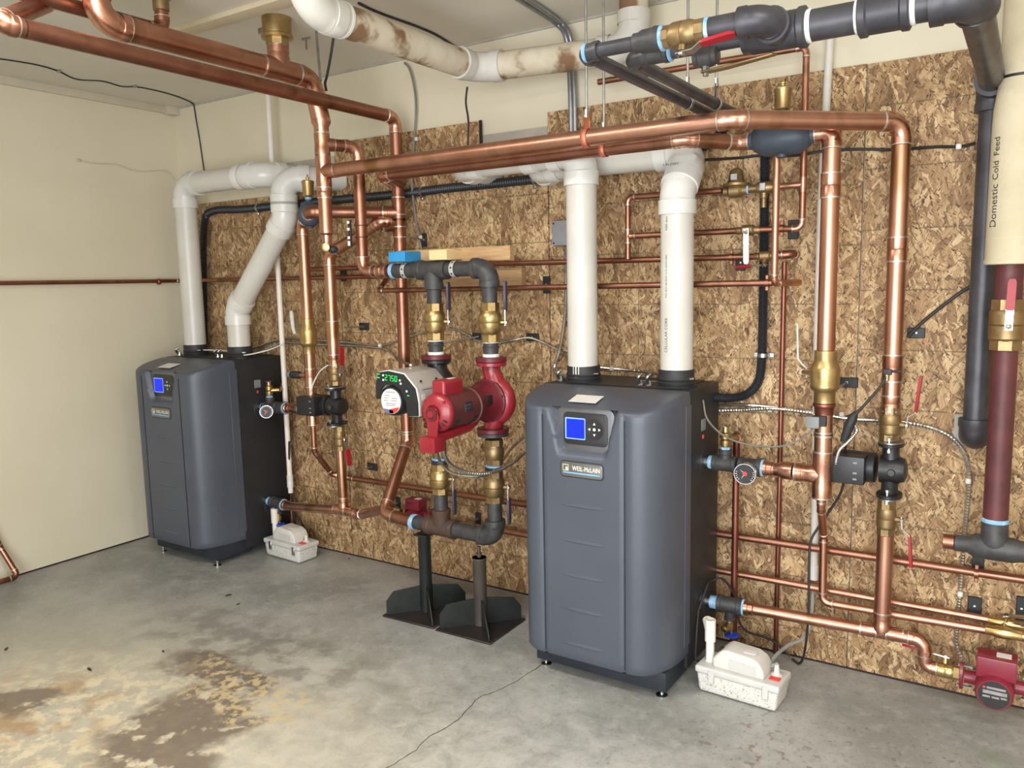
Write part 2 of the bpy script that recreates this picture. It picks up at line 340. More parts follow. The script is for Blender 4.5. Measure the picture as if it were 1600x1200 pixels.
class MB:
    """collects faces (world coordinates) for ONE mesh object"""
    def __init__(s): s.v = []; s.f = []; s.m = []
    def add(s, vs, fs, mi=0):
        o = len(s.v); s.v += [V(x) for x in vs]
        for f in fs: s.f.append(tuple(i+o for i in f)); s.m.append(mi)
        return s
    def tube(s, pts, r, n=16, mi=0, caps=True):
        pts = [V(p) for p in pts]; k = len(pts)
        rs = r if isinstance(r, (list, tuple)) else [r]*k
        tan = []
        for i in range(k):
            a = pts[max(i-1, 0)]; b = pts[min(i+1, k-1)]
            t = b-a
            tan.append(t.normalized() if t.length > 1e-7 else (tan[-1] if tan else V((0, 0, 1))))
        u, w_ = frame(tan[0]); vs = []; fs = []
        for i in range(k):
            if i:
                q = tan[i-1].rotation_difference(tan[i]); u = q @ u
                u = (u - tan[i]*u.dot(tan[i])).normalized()
            w_ = tan[i].cross(u)
            for j in range(n):
                a = 2*PI*j/n
                vs.append(pts[i] + (u*math.cos(a) + w_*math.sin(a))*rs[i])
        for i in range(k-1):
            for j in range(n):
                j2 = (j+1) % n
                fs.append((i*n+j, i*n+j2, (i+1)*n+j2, (i+1)*n+j))
        if caps:
            fs.append(tuple(range(n-1, -1, -1))); fs.append(tuple((k-1)*n+j for j in range(n)))
        return s.add(vs, fs, mi)
    def lathe(s, o, d, prof, n=24, mi=0, caps=True):
        """prof: (distance along d, radius)"""
        o = V(o); d = V(d).normalized(); u, w_ = frame(d); vs = []; fs = []; k = len(prof)
        for t, r in prof:
            for j in range(n):
                a = 2*PI*(j+0.5)/n
                vs.append(o + d*t + (u*math.cos(a) + w_*math.sin(a))*max(r, 1e-5))
        for i in range(k-1):
            for j in range(n):
                j2 = (j+1) % n
                fs.append((i*n+j, i*n+j2, (i+1)*n+j2, (i+1)*n+j))
        if caps:
            fs.append(tuple(range(n-1, -1, -1))); fs.append(tuple((k-1)*n+j for j in range(n)))
        return s.add(vs, fs, mi)
    def cyl(s, a, b, r, n=16, mi=0): return s.tube([a, b], r, n, mi)
    def bm(s, bm, mi=0, M=None):
        bm.verts.ensure_lookup_table(); bm.verts.index_update()
        s.add([(M @ x.co if M else x.co.copy()) for x in bm.verts], [tuple(x.index for x in f.verts) for f in bm.faces], mi)
        bm.free(); return s
    def box(s, lo, hi, bev=0.0, seg=2, mi=0, M=None):
        lo = V(lo); hi = V(hi); b = bmesh.new(); bmesh.ops.create_cube(b, size=1)
        c = (lo+hi)/2; d = hi-lo
        for x in b.verts: x.co = V((x.co.x*d.x, x.co.y*d.y, x.co.z*d.z)) + c
        if bev: bmesh.ops.bevel(b, geom=list(b.edges), offset=bev, segments=seg, profile=0.6, affect='EDGES')
        return s.bm(b, mi, M)
    def prism(s, poly, ext, bev=0.0, seg=2, mi=0, M=None):
        """poly: 3D outline; ext: extrusion vector"""
        b = bmesh.new(); vs = [b.verts.new(p) for p in poly]; f = b.faces.new(vs)
        r = bmesh.ops.extrude_face_region(b, geom=[f])
        for x in r['geom']:
            if isinstance(x, bmesh.types.BMVert): x.co += V(ext)
        bmesh.ops.recalc_face_normals(b, faces=list(b.faces))
        if bev: bmesh.ops.bevel(b, geom=list(b.edges), offset=bev, segments=seg, profile=0.6, affect='EDGES')
        return s.bm(b, mi, M)
    def ball(s, c, r, sc=(1, 1, 1), n=16, mi=0):
        b = bmesh.new(); bmesh.ops.create_uvsphere(b, u_segments=n, v_segments=max(6, n//2), radius=r)
        for x in b.verts: x.co = V((x.co.x*sc[0], x.co.y*sc[1], x.co.z*sc[2])) + V(c)
        return s.bm(b, mi)
    def build(s, name, mats, parent=None, ang=38):
        if isinstance(mats, str): mats = [mats]
        me = bpy.data.meshes.new(name)
        off = OFF.get(parent.name, V((0, 0, 0))) if parent else V((0, 0, 0))
        me.from_pydata([tuple(x-off) for x in s.v], [], s.f)
        for i, p in enumerate(me.polygons): p.material_index = s.m[i]; p.use_smooth = True
        b = bmesh.new(); b.from_mesh(me); bmesh.ops.recalc_face_normals(b, faces=list(b.faces)); b.to_mesh(me); b.free()
        me.set_sharp_from_angle(angle=math.radians(ang))
        for m in mats: me.materials.append(MATS[m])
        o = bpy.data.objects.new(name, me); COL.objects.link(o)
        if parent: o.parent = parent
        OFF[o.name] = off
        return o

def tag(o, label, cat, group=None):
    o['label'] = label; o['category'] = cat
    if group: o['group'] = group
    return o
def thing(name, label, cat, loc=(0, 0, 0), group=None):
    o = bpy.data.objects.new(name, None); COL.objects.link(o); o.location = loc; o.empty_display_size = 0.05
    OFF[o.name] = V(loc)
    return tag(o, label, cat, group)
def structure(o): o['kind'] = 'structure'; return o

def arc_corner(p0, p1, p2, R):
    d1 = (p1-p0).normalized(); d2 = (p2-p1).normalized()
    th = d1.angle(d2)
    t = min(R*math.tan(th/2), 0.42*(p1-p0).length, 0.42*(p2-p1).length)
    R = t/math.tan(th/2)
    a = p1-d1*t; b = p1+d2*t
    nrm = d1.cross(d2).normalized(); c = a + nrm.cross(d1)*R
    k = max(4, int(th/math.radians(12)))
    pts = [c + Matrix.Rotation(th*i/k, 3, nrm) @ (a-c) for i in range(k+1)]
    return a, b, d1, d2, pts

STY = {  # elbow body factor, socket factor, socket length (in r), bend radius (in r), lip material
    'sweat': (1.03, 1.10, 0.75, 1.7, True),
    'iron': (1.28, 1.36, 0.75, 1.5, False),
    'pvc': (1.07, 1.15, 0.85, 1.35, True),
    'bend': (1.0, 1.0, 0.02, 3.0, False),
}
def elbow_mesh(a, b, d1, d2, arc, r, style, n):
    bf, sf, sl, _, lip = STY[style]; mb = MB(); s_ = sl*r; e = 0.0006
    path = [a-d1*s_, a-d1*(s_-0.12*r), a-d1*e] + arc[0:1] + arc[1:-1] + arc[-1:] + [b+d2*e, b+d2*(s_-0.12*r), b+d2*s_]
    rad = [r*sf, r*sf, r*sf] + [r*bf]*len(arc) + [r*sf, r*sf, r*sf]
    mb.tube(path, rad, n)
    if lip and style == 'sweat':
        for p, d in ((a-d1*s_, -d1), (b+d2*s_, d2)):
            mb.lathe(p, d, [(-0.002, r*sf+0.0006), (0.0012, r*sf+0.0006), (0.003, r*1.0)], n, 1)
    return mb

def run(name, label, cat, pts, r, m, style='sweat', fm=None, R=None, group=None, n=20, root=None, pipe_name='pipe', lipm='solder'):
    """pipe run along a polyline: straight pipes and elbows, each a part of its own"""
    P = [V(p) for p in pts]
    fm = fm or m
    q = [P[0]]
    for i in range(1, len(P)-1):
        if (P[i]-q[-1]).length > 1e-5 and (P[i]-q[-1]).angle(P[i+1]-P[i]) > math.radians(3): q.append(P[i])
    q.append(P[-1]); P = q
    if root is None and len(P) == 2:
        mb = MB().cyl(P[0], P[1], r, n); o = mb.build(name, m); return tag(o, label, cat, group)
    if root is None: root = thing(name, label, cat, tuple(P[0]), group)
    bend = (R if R else STY[style][3]*r)
    starts = [P[0]]; ends = []
    for i in range(1, len(P)-1):
        a, b, d1, d2, arc = arc_corner(P[i-1], P[i], P[i+1], bend)
        elbow_mesh(a, b, d1, d2, arc, r, style, n).build('elbow', [fm, lipm], root)
        ends.append(a-d1*STY[style][2]*r*0.5); starts.append(b+d2*STY[style][2]*r*0.5)
    ends.append(P[-1])
    for a, b in zip(starts, ends):
        if (b-a).length > 0.003: MB().cyl(a, b, r, n).build(pipe_name, m, root)
    return root

def coupling(root, p, d, r, L=None, m='copper_fitting', lip='solder', name='coupling', sf=1.08, n=20):
    p = V(p); d = V(d).normalized(); L = L or r*3
    mb = MB().lathe(p-d*L/2, d, [(0, r*1.0), (0.001, r*sf), (L*0.45, r*sf), (L*0.5, r*(sf-0.05)), (L*0.55, r*sf), (L-0.001, r*sf), (L, r)], n)
    for t in (-L/2, L/2):
        mb.lathe(p+d*(t-0.0025), d, [(0, r*(sf+0.01)), (0.005, r*(sf+0.01))], n, 1)
    return mb.build(name, [m, lip], root)
def tee(root, p, d, bdir, r, rb=None, L=None, Lb=None, m='copper_fitting', lip='solder', sf=1.09, n=20, name='tee'):
    p = V(p); d = V(d).normalized(); bdir = V(bdir).normalized(); rb = rb or r; L = L or r*4.6; Lb = Lb or r*2.5
    mb = MB().lathe(p-d*L/2, d, [(0, r), (0.001, r*sf), (L*0.28, r*sf), (L*0.32, r*(sf-0.04)), (L*0.68, r*(sf-0.04)), (L*0.72, r*sf), (L-0.001, r*sf), (L, r)], n)
    mb.lathe(p, bdir, [(0, rb*1.02), (r*1.05, rb*1.14), (r*1.4, rb*1.04), (Lb-rb*0.8, rb*1.04), (Lb-rb*0.75, rb*sf), (Lb-0.001, rb*sf), (Lb, rb)], n)
    for q, dd, rr in ((p-d*L/2, d, r), (p+d*L/2, d, r), (p+bdir*Lb, bdir, rb)):
        mb.lathe(q-dd*0.0025, dd, [(0, rr*(sf+0.01)), (0.005, rr*(sf+0.01))], n, 1)
    return mb.build(name, [m, lip], root)

def spline(pts, k=6):
    P = [V(p) for p in pts]; out = []
    for i in range(len(P)-1):
        p0 = P[i-1] if i else P[0]*2-P[1]; p1 = P[i]; p2 = P[i+1]; p3 = P[i+2] if i+2 < len(P) else P[-1]*2-P[-2]
        for j in range(k):
            t = j/k
            out.append(0.5*((2*p1) + (p2-p0)*t + (2*p0-5*p1+4*p2-p3)*t*t + (3*p1-p0-3*p2+p3)*t**3))
    out.append(P[-1]); return out
def cable(name, label, cat, pts, r, m, n=8, group=None, k=6, ribs=False, parent=None):
    sp = spline(pts, k); mb = MB()
    if ribs:   # armoured or corrugated: real rings
        L = [0.0]
        for i in range(1, len(sp)): L.append(L[-1]+(sp[i]-sp[i-1]).length)
        pitch = ribs; cnt = int(L[-1]/pitch*2); path = []; rad = []; j = 0
        for i in range(cnt+1):
            t = L[-1]*i/cnt
            while j < len(L)-2 and L[j+1] < t: j += 1
            f = (t-L[j])/max(1e-9, L[j+1]-L[j]); path.append(sp[j].lerp(sp[j+1], f)); rad.append(r if i % 2 else r*0.80)
        mb.tube(path, rad, n)
    else: mb.tube(sp, r, n)
    o = mb.build(name, m, parent, ang=30 if ribs else 60)
    if parent is None: tag(o, label, cat, group)
    return o

# lettering, made once from the built-in font
TXT = {}
def text_src(s):
    if s in TXT: return TXT[s]
    c = bpy.data.curves.new('lettering', 'FONT'); c.body = s; c.size = 1.0; c.align_x = 'CENTER'; c.align_y = 'CENTER'
    o = bpy.data.objects.new('lettering', c); COL.objects.link(o)
    me = bpy.data.meshes.new_from_object(o.evaluated_get(bpy.context.evaluated_depsgraph_get()))
    vs = [x.co.copy() for x in me.vertices]; fs = [tuple(p.vertices) for p in me.polygons]
    bpy.data.objects.remove(o); bpy.data.curves.remove(c); bpy.data.meshes.remove(me)
    TXT[s] = (vs, fs); return TXT[s]
def letters(name, s, c, ux, uy, size, m, parent, wide=1.0, bold=0.0, wrap=None):
    """flat lettering at c: ux reading direction, uy up direction; wrap=(axis point, axis dir, radius) bends it round a pipe"""
    vs, fs = text_src(s); c = V(c); ux = V(ux).normalized(); uy = V(uy).normalized(); nz = ux.cross(uy); mb = MB()
    pts = [c + ux*(x.x*size*wide) + uy*(x.y*size) for x in vs]
    if wrap:
        ao, ad, rr = V(wrap[0]), V(wrap[1]).normalized(), wrap[2]
        q = []
        for p in pts:
            rel = c-ao; r0 = (rel-ad*rel.dot(ad)).normalized(); side = ad.cross(r0)
            dp = p-c; al = dp.dot(ad); an = dp.dot(side)/rr
            q.append(ao + ad*(rel.dot(ad)+al) + (r0*math.cos(an)+side*math.sin(an))*rr)
        pts = q
    mb.add(pts, fs)
    return mb.build(name, m, parent)

# ------------------------------------------------------------------ the room
o = structure(MB().box((-0.15, -4.45, -0.12), (6.4, 0.16, 0.0)).build('floor', 'concrete'))
# hairline crack in the slab
ck = [(2.736, -0.377, 0.000), (2.740, -0.544, 0.000), (2.721, -0.710, 0.000), (2.697, -0.796, 0.000), (2.674, -0.860, 0.000), (2.687, -0.915, 0.000), (2.696, -0.988, 0.000), (2.696, -1.050, 0.000), (2.679, -1.120, 0.000), (2.690, -1.202, 0.000), (2.680, -1.284, 0.000), (2.660, -1.368, 0.000)]
mb = MB(); pts = spline(ck, 5); vs = []
for i, p in enumerate(pts):
    p = p + V((random.uniform(-1, 1)*0.003, random.uniform(-1, 1)*0.004, 0)); w_ = 0.0009 + 0.0007*random.random()
    vs += [(p.x-w_, p.y, 0.0006), (p.x+w_, p.y, 0.0006)]
mb.add(vs, [(2*i, 2*i+1, 2*i+3, 2*i+2) for i in range(len(pts)-1)])
mb.build('crack', 'slot_dark', o)

structure(MB().box((-0.15, -4.45, 0), (0.0, 0.16, 2.60)).build('wall_left', 'wall_cream'))
wb = structure(MB().box((-0.15, 0.012, 0), (6.4, 0.16, 2.60)).build('wall_back', 'wall_cream'))
structure(MB().box((6.25, -4.45, 0), (6.4, 0.16, 2.60)).build('wall_right', 'wall_cream'))
mb = MB()
mb.box((-0.15, -4.45, 0), (2.5, -4.3, 2.60)); mb.box((2.5, -4.45, 2.2), (5.9, -4.3, 2.60)); mb.box((5.9, -4.45, 0), (6.4, -4.3, 2.60))
structure(mb.build('wall_front', 'wall_cream'))
cl = structure(MB().box((-0.15, -4.45, 2.437), (6.4, 0.16, 2.60)).build('ceiling', 'ceiling_paint'))
structure(MB().box((0.0, -4.3, 0.0), (0.0025, 0.0, 0.007)).build('gap_strip_left', 'slot_dark'))  # dark strip added to draw the gap line along the wall foot, no board
structure(MB().box((0.10, -0.002, 0.0), (6.2, 0.012, 0.0065)).build('gap_strip_back', 'slot_dark'))  # same added dark strip, filling the gap under the OSB sheets
# board along the top of the left wall, small return in the corner, painted batten on the ceiling
t1 = MB().box((0.0, -4.3, 2.398), (0.018, 0.0, 2.437), 0.002)
structure(t1.build('trim_1', 'trim_paint'))
structure(MB().box((0.002, -0.055, 2.392), (0.05, 0.010, 2.437), 0.002).build('trim_2', 'trim_paint'))
ba = (1.179, -0.822, 2.430); bb = (1.975, -0.838, 2.430)
mb = MB().box((ba[0], min(ba[1], bb[1])-0.035, 2.418), (bb[0]+0.3, min(ba[1], bb[1])+0.035, 2.437), 0.002)
structure(mb.build('trim_3', 'wood_painted'))
# joint strip between ceiling and back wall
structure(MB().box((0.05, 0.004, 2.428), (6.25, 0.012, 2.437)).build('trim_4', 'plaster_grey'))

# OSB sheets nailed to the back wall: each its own panel
def sheet(poly, x0, z0):
    me = MB().prism([(x, 0.0, z) for x, z in poly], (0, 0.0118, 0), 0.0008, 1)
    ob = me.build('osb_panel', 'osb', wb)
    ob.location = (x0, 0, z0)
    for v in ob.data.vertices: v.co.x -= x0; v.co.z -= z0
g = 0.0018
sheet([(0.10, 0.006), (1.265-g, 0.006), (1.265-g, 1.885), (0.10, 1.885)], 0.046, 0.132)
sheet([(1.265+g, 0.006), (2.484-g, 0.006), (2.484-g, 1.93), (2.150, 1.93), (2.150, 2.106), (1.265+g, 2.106)], 1.265, 0.174)
sheet([(2.484+g, 0.006), (3.703-g, 0.006), (3.703-g, 2.098), (2.484+g, 2.098)], 2.484, 0.112)
sheet([(3.703+g, 0.006), (4.922-g, 0.006), (4.922-g, 2.096), (3.703+g, 2.096)], 3.703, 0.158)
sheet([(4.922+g, 0.006), (6.14, 0.006), (6.14, 2.096), (4.922+g, 2.096)], 4.922, 0.112)
# grey board behind the left vents, patched plaster above the middle sheet, green-painted edge strip
MB().box((0.92, 0.002, 1.886), (1.262, 0.0119, 2.045), 0.001).build('grey_board', 'plaster_grey', wb)
MB().box((2.153, 0.006, 1.94), (2.482, 0.0119, 2.045), 0.001).build('plaster_patch', 'plaster_grey', wb)
MB().box((2.146, -0.006, 1.96), (2.158, 0.0, 2.107), 0.001).build('edge_strip', 'slot_dark', wb)

# ------------------------------------------------------------------ copies of whole things
def copy_tree(o, parent=None, off=V((0, 0, 0))):
    c = o.copy(); COL.objects.link(c)
    if parent: c.parent = parent
    else: c.location = o.location + off
    for ch in list(o.children): copy_tree(ch, c)
    return c

# ------------------------------------------------------------------ boiler
def make_boiler(cx, label):
    B = thing('boiler', label, 'boiler', (cx, -0.33, 0))
    def P(x, y, z): return V((cx+x, y, z))
    # moulded grey front cover
    xs = []
    K = 14
    right = []
    for i in range(K+1):
        t = (PI/2)*i/K
        right.append((0.163 + 0.127*max(0.0, math.cos(t))**(2/2.5), -0.36 - 0.24*max(0.0, math.sin(t))**(2/2.5)))
    mid = [0.159, 0.155, 0.151, 0.147, 0.135, 0.125, 0.115, 0.105, 0.095, 0.085, 0.075, 0.065, 0.05, 0.03, 0.01]
    prof = right + [(x, -0.60) for x in mid] + [(-x, -0.60) for x in reversed(mid)] + [(-x, y) for x, y in reversed(right)]
    n = len(prof)
    def zt(y): return 1.03 - 0.045*min(1.0, max(0.0, (-0.36-y)/0.24))**1.6
    def sm(a, b, v): t = max(0, min(1, (v-a)/(b-a))); return t*t*(3-2*t)
    def disp(x, y, z):
        if y > -0.59: return 0.0
        d = 0.0
        ax = abs(x)
        if 0.1505 < ax < 0.1595 and z < 0.965: d += 0.004
        w_ = 0.088 + 0.045*max(0.0, min(1.0, (z-0.83)/0.17))**1.5
        d += 0.034*sm(w_+0.010, w_-0.012, ax)*sm(0.815, 0.845, z)
        return d
    rows = [(0.088, 0.004), (0.094, 0.0)] + [(0.12 + 0.68*i/6, 0.0) for i in range(7)] + [(0.81+0.012*i, 0.0) for i in range(12)]
    vs = []; fs = []
    nr = 0
    def inset(x, y, d):
        if d == 0: return x, y
        c = V((0, -0.36)); v = V((x, y-(-0.36)))
        return x*(1-d/0.29), -0.36 + (y+0.36)*(1-d/0.24)
    for z, ins in rows:
        for x, y in prof:
            xx, yy = inset(x, y, ins); vs.append(P(xx, yy+disp(x, y, z), z))
        nr += 1
    for dz, ins in ((0.022, 0.0), (0.010, 0.002), (0.003, 0.008), (0.0, 0.018)):
        for x, y in prof:
            xx, yy = inset(x, y, ins); z = zt(y)-dz; vs.append(P(xx, yy+disp(x, y, z), z))
        nr += 1
    for r_ in range(nr-1):
        for j in range(n-1): fs.append((r_*n+j, r_*n+j+1, (r_+1)*n+j+1, (r_+1)*n+j))
        fs.append((r_*n+n-1, r_*n, (r_+1)*n, (r_+1)*n+n-1))
    top = (nr-1)*n
    for j in range(n//2-1): fs.append((top+j, top+j+1, top+n-2-j, top+n-1-j))
    for j in range(n//2-1): fs.append((j, j+1, n-2-j, n-1-j))
    cov = MB().add(vs, fs).build('front_cover', 'cover_grey', B, ang=50)
    for s in (-1, 1):   # seam lines either side of the middle panel
        MB().box(P(s*0.155-0.0016, -0.5985, 0.10), P(s*0.155+0.0016, -0.595, 0.955)).build('seam', 'seam_dark', cov)
    for z in (0.646, 0.520, 0.396, 0.273, 0.146):
        mb = MB(); q = []
        for i in range(13):
            t = -1+2*i/12; q.append((t, 0.0042*(1-t*t)))
        vv = []; ff = []
        for t, h in q: vv += [P(t*0.092, -0.5995, z-0.004), P(t*0.092, -0.5995-h, z-0.001), P(t*0.092, -0.5995, z+0.010)]
        for i in range(12): ff += [(3*i, 3*i+1, 3*i+4, 3*i+3), (3*i+1, 3*i+2, 3*i+5, 3*i+4)]
        mb.add(vv, ff).build('rib', 'cover_grey', cov, ang=30)
    # control panel
    def rr(cx_, cz, hw, hh, rad, y, k=5, taper=0.0):
        out = []
        for sx, sz, a0 in ((1, 1, 0), (-1, 1, 90), (-1, -1, 180), (1, -1, 270)):
            for i in range(k+1):
                a = math.radians(a0+90*i/k)
                z_ = cz+sz*(hh-rad)+rad*math.sin(a); x_ = cx_+sx*(hw-rad)+rad*math.cos(a)
                out.append(P(cx_+(x_-cx_)*(1+taper*(z_-cz)/hh), y, z_))
        return out
    bez = MB().prism(rr(0, 0.910, 0.100, 0.077, 0.034, -0.5665, taper=0.14), (0, -0.008, 0), 0.003, 2).build('control_bezel', 'bezel_silver', B)
    pan = MB().prism(rr(0.002, 0.912, 0.083, 0.056, 0.016, -0.572), (0, -0.007, 0), 0.003, 2).build('control_panel', 'panel_black', B)
    y = -0.5795
    MB().prism(rr(-0.035, 0.912, 0.0385, 0.037, 0.004, y), (0, -0.0012, 0)).build('screen_frame', 'screen_edge', pan)
    MB().prism(rr(-0.034, 0.912, 0.0345, 0.033, 0.002, y-0.0012), (0, -0.0006, 0)).build('screen', 'screen_blue', pan)
    MB().lathe(P(0.038, y+0.001, 0.914), (0, -1, 0), [(0, 0.036), (0.0016, 0.035), (0.0022, 0.032), (0.0016, 0.029), (0.0016, 0.0)], 32).build('dial_ring', 'panel_black', pan)
    yy = y-0.0014
    for dx, dz, a in ((0, 0.018, 0), (-0.018, 0, 90), (0, -0.018, 180), (0.018, 0, 270)):
        tri = []
        for q in (90, 210, 330):
            an = math.radians(q+a); tri.append(P(0.038+dx+0.0055*math.cos(an), yy, 0.914+dz+0.0055*math.sin(an)))
        MB().prism(tri, (0, -0.0006, 0)).build('arrow_button', 'icon_white', pan)
    MB().prism(rr(0.038, 0.914, 0.0045, 0.0045, 0.001, yy), (0, -0.0006, 0)).build('centre_button', 'icon_white', pan)
    # maker's badge
    bd = MB().prism(rr(0.0, 0.775, 0.079, 0.025, 0.012, -0.598), (0, -0.007, 0), 0.0025, 2).build('badge', 'badge', B)
    MB().prism(rr(0.0, 0.775, 0.083, 0.029, 0.014, -0.598), (0, -0.0035, 0), 0.0015, 2).build('badge_rim', 'seam_dark', bd)
    y = -0.6055
    letters('lettering', 'WEIL-McLAIN', P(0.018, y, 0.779), (1, 0, 0), (0, 0, 1), 0.0225, 'badge_letter', bd, wide=0.78)
    letters('lettering', 'WEIL-McLAIN', P(0.0188, y-0.0001, 0.7794), (1, 0, 0), (0, 0, 1), 0.0225, 'badge_letter', bd, wide=0.78)
    MB().box(P(-0.070, y, 0.761), P(0.070, y+0.001, 0.7655)).build('blue_line', 'badge_blue', bd)
    mb = MB()
    for a, b_ in (((-0.071, 0.769), (-0.0695, 0.791)), ((-0.050, 0.769), (-0.0485, 0.791)), ((-0.071, 0.789), (-0.0485, 0.791)), ((-0.071, 0.769), (-0.0485, 0.771)), ((-0.060, 0.772), (-0.052, 0.783))):
        mb.box(P(a[0], y, a[1]), P(b_[0], y+0.001, b_[1]))
    mb.build('emblem', 'badge_letter', bd)
    # warning label on the sloping top
    vs = [P(x, yy_, zt(yy_)+0.0014) for x, yy_ in ((-0.075, -0.555), (0.030, -0.555), (0.030, -0.490), (-0.075, -0.490))]
    MB().prism(vs, (0, 0, 0.0006)).build('paper_label', 'paper_white', B)
    # black sheet-metal cabinet behind the cover
    cab = MB().box(P(-0.288, -0.362, 0.035), P(0.288, -0.055, 1.03), 0.006, 2).build('cabinet', 'cabinet_black', B)
    MB().box(P(-0.19, -0.33, 1.0295), P(0.24, -0.075, 1.034), 0.002, 1).build('top_plate', 'cabinet_black', cab)
    MB().box(P(0.02, -0.20, 1.034), P(0.10, -0.185, 1.0365), 0.001, 1).build('slot_plate', 'box_grey', cab)
    MB().box(P(0.287, -0.40, 0.13), P(0.292, -0.352, 0.985), 0.001, 1).build('edge_flange', 'cover_grey', cab)
    mb = MB().box(P(0.288, -0.245, 0.873), P(0.291, -0.205, 0.915), 0.001, 1); mb.build('vent_grille', 'box_grey', cab)
    MB().box(P(0.288, -0.232, 0.845), P(0.2915, -0.222, 0.858)).build('warning_mark', 'decal_red', cab)
    for yy_, zz in ((-0.205, 0.757), (-0.175, 0.222)):
        MB().lathe(P(0.287, yy_, zz), (1, 0, 0), [(0, 0.052), (0.003, 0.050), (0.004, 0.030)], 24).build('port_ring', 'rubber_black', cab)
    # plinth and levelling feet
    MB().box(P(-0.235, -0.530, 0.018), P(0.275, -0.33, 0.0875), 0.004, 2).build('plinth', 'base_black', B)
    for x, yy_ in ((-0.20, -0.520), (0.256, -0.518), (-0.23, -0.10), (0.25, -0.10)):
        MB().lathe(P(x, yy_, 0), (0, 0, 1), [(0, 0.020), (0.004, 0.020), (0.007, 0.010), (0.007, 0.006), (0.036, 0.006)], 16).build('foot', 'chrome', B)
    # flue and air collars with clamps
    for x in (-0.175, 0.197):
        c = MB().lathe(P(x, -0.25, 1.03), (0, 0, 1), [(0, 0.072), (0.006, 0.072), (0.008, 0.064), (0.016, 0.066), (0.020, 0.063), (0.028, 0.066), (0.032, 0.063), (0.060, 0.063), (0.062, 0.058), (0.030, 0.0575)], 32, caps=False).build('vent_collar', 'rubber_black', B)
        MB().cyl(P(x+0.058, -0.282, 1.062), P(x+0.070, -0.270, 1.062), 0.005, 8).build('clamp_screw', 'chrome', c)
    for x in (-0.245, 0.085, 0.118):
        mb = MB().tube(spline([P(x-0.004, -0.30, 1.034), P(x-0.006, -0.315, 1.052), P(x, -0.325, 1.066), P(x+0.006, -0.312, 1.076)], 4), 0.006, 10)
        mb.lathe(P(x-0.004, -0.30, 1.032), (0, 0, 1), [(0, 0.011), (0.010, 0.011), (0.010, 0.008), (0.018, 0.008)], 8)
        mb.build('cable_connector', 'zinc', B)
    return B
boilerR = make_boiler(2.95, 'dark grey floor boiler in the foreground right of the red pump')
boilerL = copy_tree(boilerR, None, V((-2.44, 0.055, 0.012)))
boilerL['label'] = 'dark grey floor boiler in the far corner against the cream wall'
for b_ in (boilerR, boilerL): b_['group'] = 'grey wall-side boilers'
for ch in boilerL.children:      # its feet are screwed further out
    if ch.name.startswith('foot'): ch.location.z -= 0.012

# ------------------------------------------------------------------ white PVC vents
VR = 0.057
def pvc_hub(root, p, d, L=0.075):
    return coupling(root, p, d, VR, L, 'pvc_fitting', 'pvc_fitting', sf=1.12, n=32, name='coupling')
def vent(label, pts, hubs=()):
    r_ = run('vent_pipe', label, 'vent pipe', pts, VR, 'pvc', 'pvc', 'pvc_fitting', n=32, lipm='pvc_fitting', group='white boiler vent pipes')
    for p, d in hubs: pvc_hub(r_, p, d)
    return r_
z1 = 1.964; x2 = 0.830
vent('white vent pipe rising straight from the far boiler, elbowed along the wall', [(0.335, -0.195, 1.068), (0.335, -0.195, z1), (0.965, -0.195, z1), (1.0, 0.03, z1)],
     [((x2, -0.195, z1), (1, 0, 0))])
pA = (0.744, -0.195, 1.295); pB = (1.097, -0.195, 1.739); zC = 1.930
vent('white vent pipe with a slanting offset above the far boiler', [(0.707, -0.195, 1.068), (0.707, -0.195, pA[2]), (pB[0]+0.01, -0.195, pB[2]), (pB[0]+0.01, -0.195, zC), (pB[0]+0.21, 0.03, zC)])
zR = 1.884
rv = vent('left white vent of the near boiler, turning left under the copper header', [(2.775, -0.256, 1.05), (2.775, -0.256, zR), (2.205, -0.256, zR), (2.205, 0.03, zR)])
pvc_hub(rv, (2.56, -0.256, zR), (1, 0, 0), 0.05)
zS = 1.708; zT = 1.864
rv2 = vent('white vent pipe on the right of the near boiler top, with printed lettering', [(3.147, -0.25, 1.05), (3.147, -0.25, zS), (3.147, -0.118, zT), (2.50, -0.118, zT), (2.50, 0.03, zT)])
lp = V((3.147, -0.25, 0)); an = math.radians(-108)
for s, z, sz in (('CELLULAR CORE', 1.215, 0.016), ('PVC SCH 40 DWV 4 IN ASTM F891', 1.42, 0.010), ('NSF-dwv', 1.60, 0.013)):
    rd = V((math.cos(an), math.sin(an), 0))
    letters('pipe_lettering', s, (lp.x+rd.x*0.0574, lp.y+rd.y*0.0574, z), (0, 0, 1), (-math.sin(-an), -math.cos(an), 0) if False else (math.sin(an), -math.cos(an), 0), sz, 'ink', rv2, wrap=((lp.x, lp.y, 0), (0, 0, 1), 0.0574))
letters('fitting_lettering', '4 IN DWV', (3.130, -0.2715, 1.80), (1, 0, 0), (0, 0.35, 1), 0.013, 'ink', rv2)

# ------------------------------------------------------------------ twin building pumps between the boilers
XL, XR, YP = 2.150, 2.424, -0.36
ZT, ZB = 1.466, 0.388
IR = 0.030
def iron_nipple(root, a, b, m='iron', r=IR, name='nipple'): return MB().cyl(a, b, r, 20).build(name, m, root)
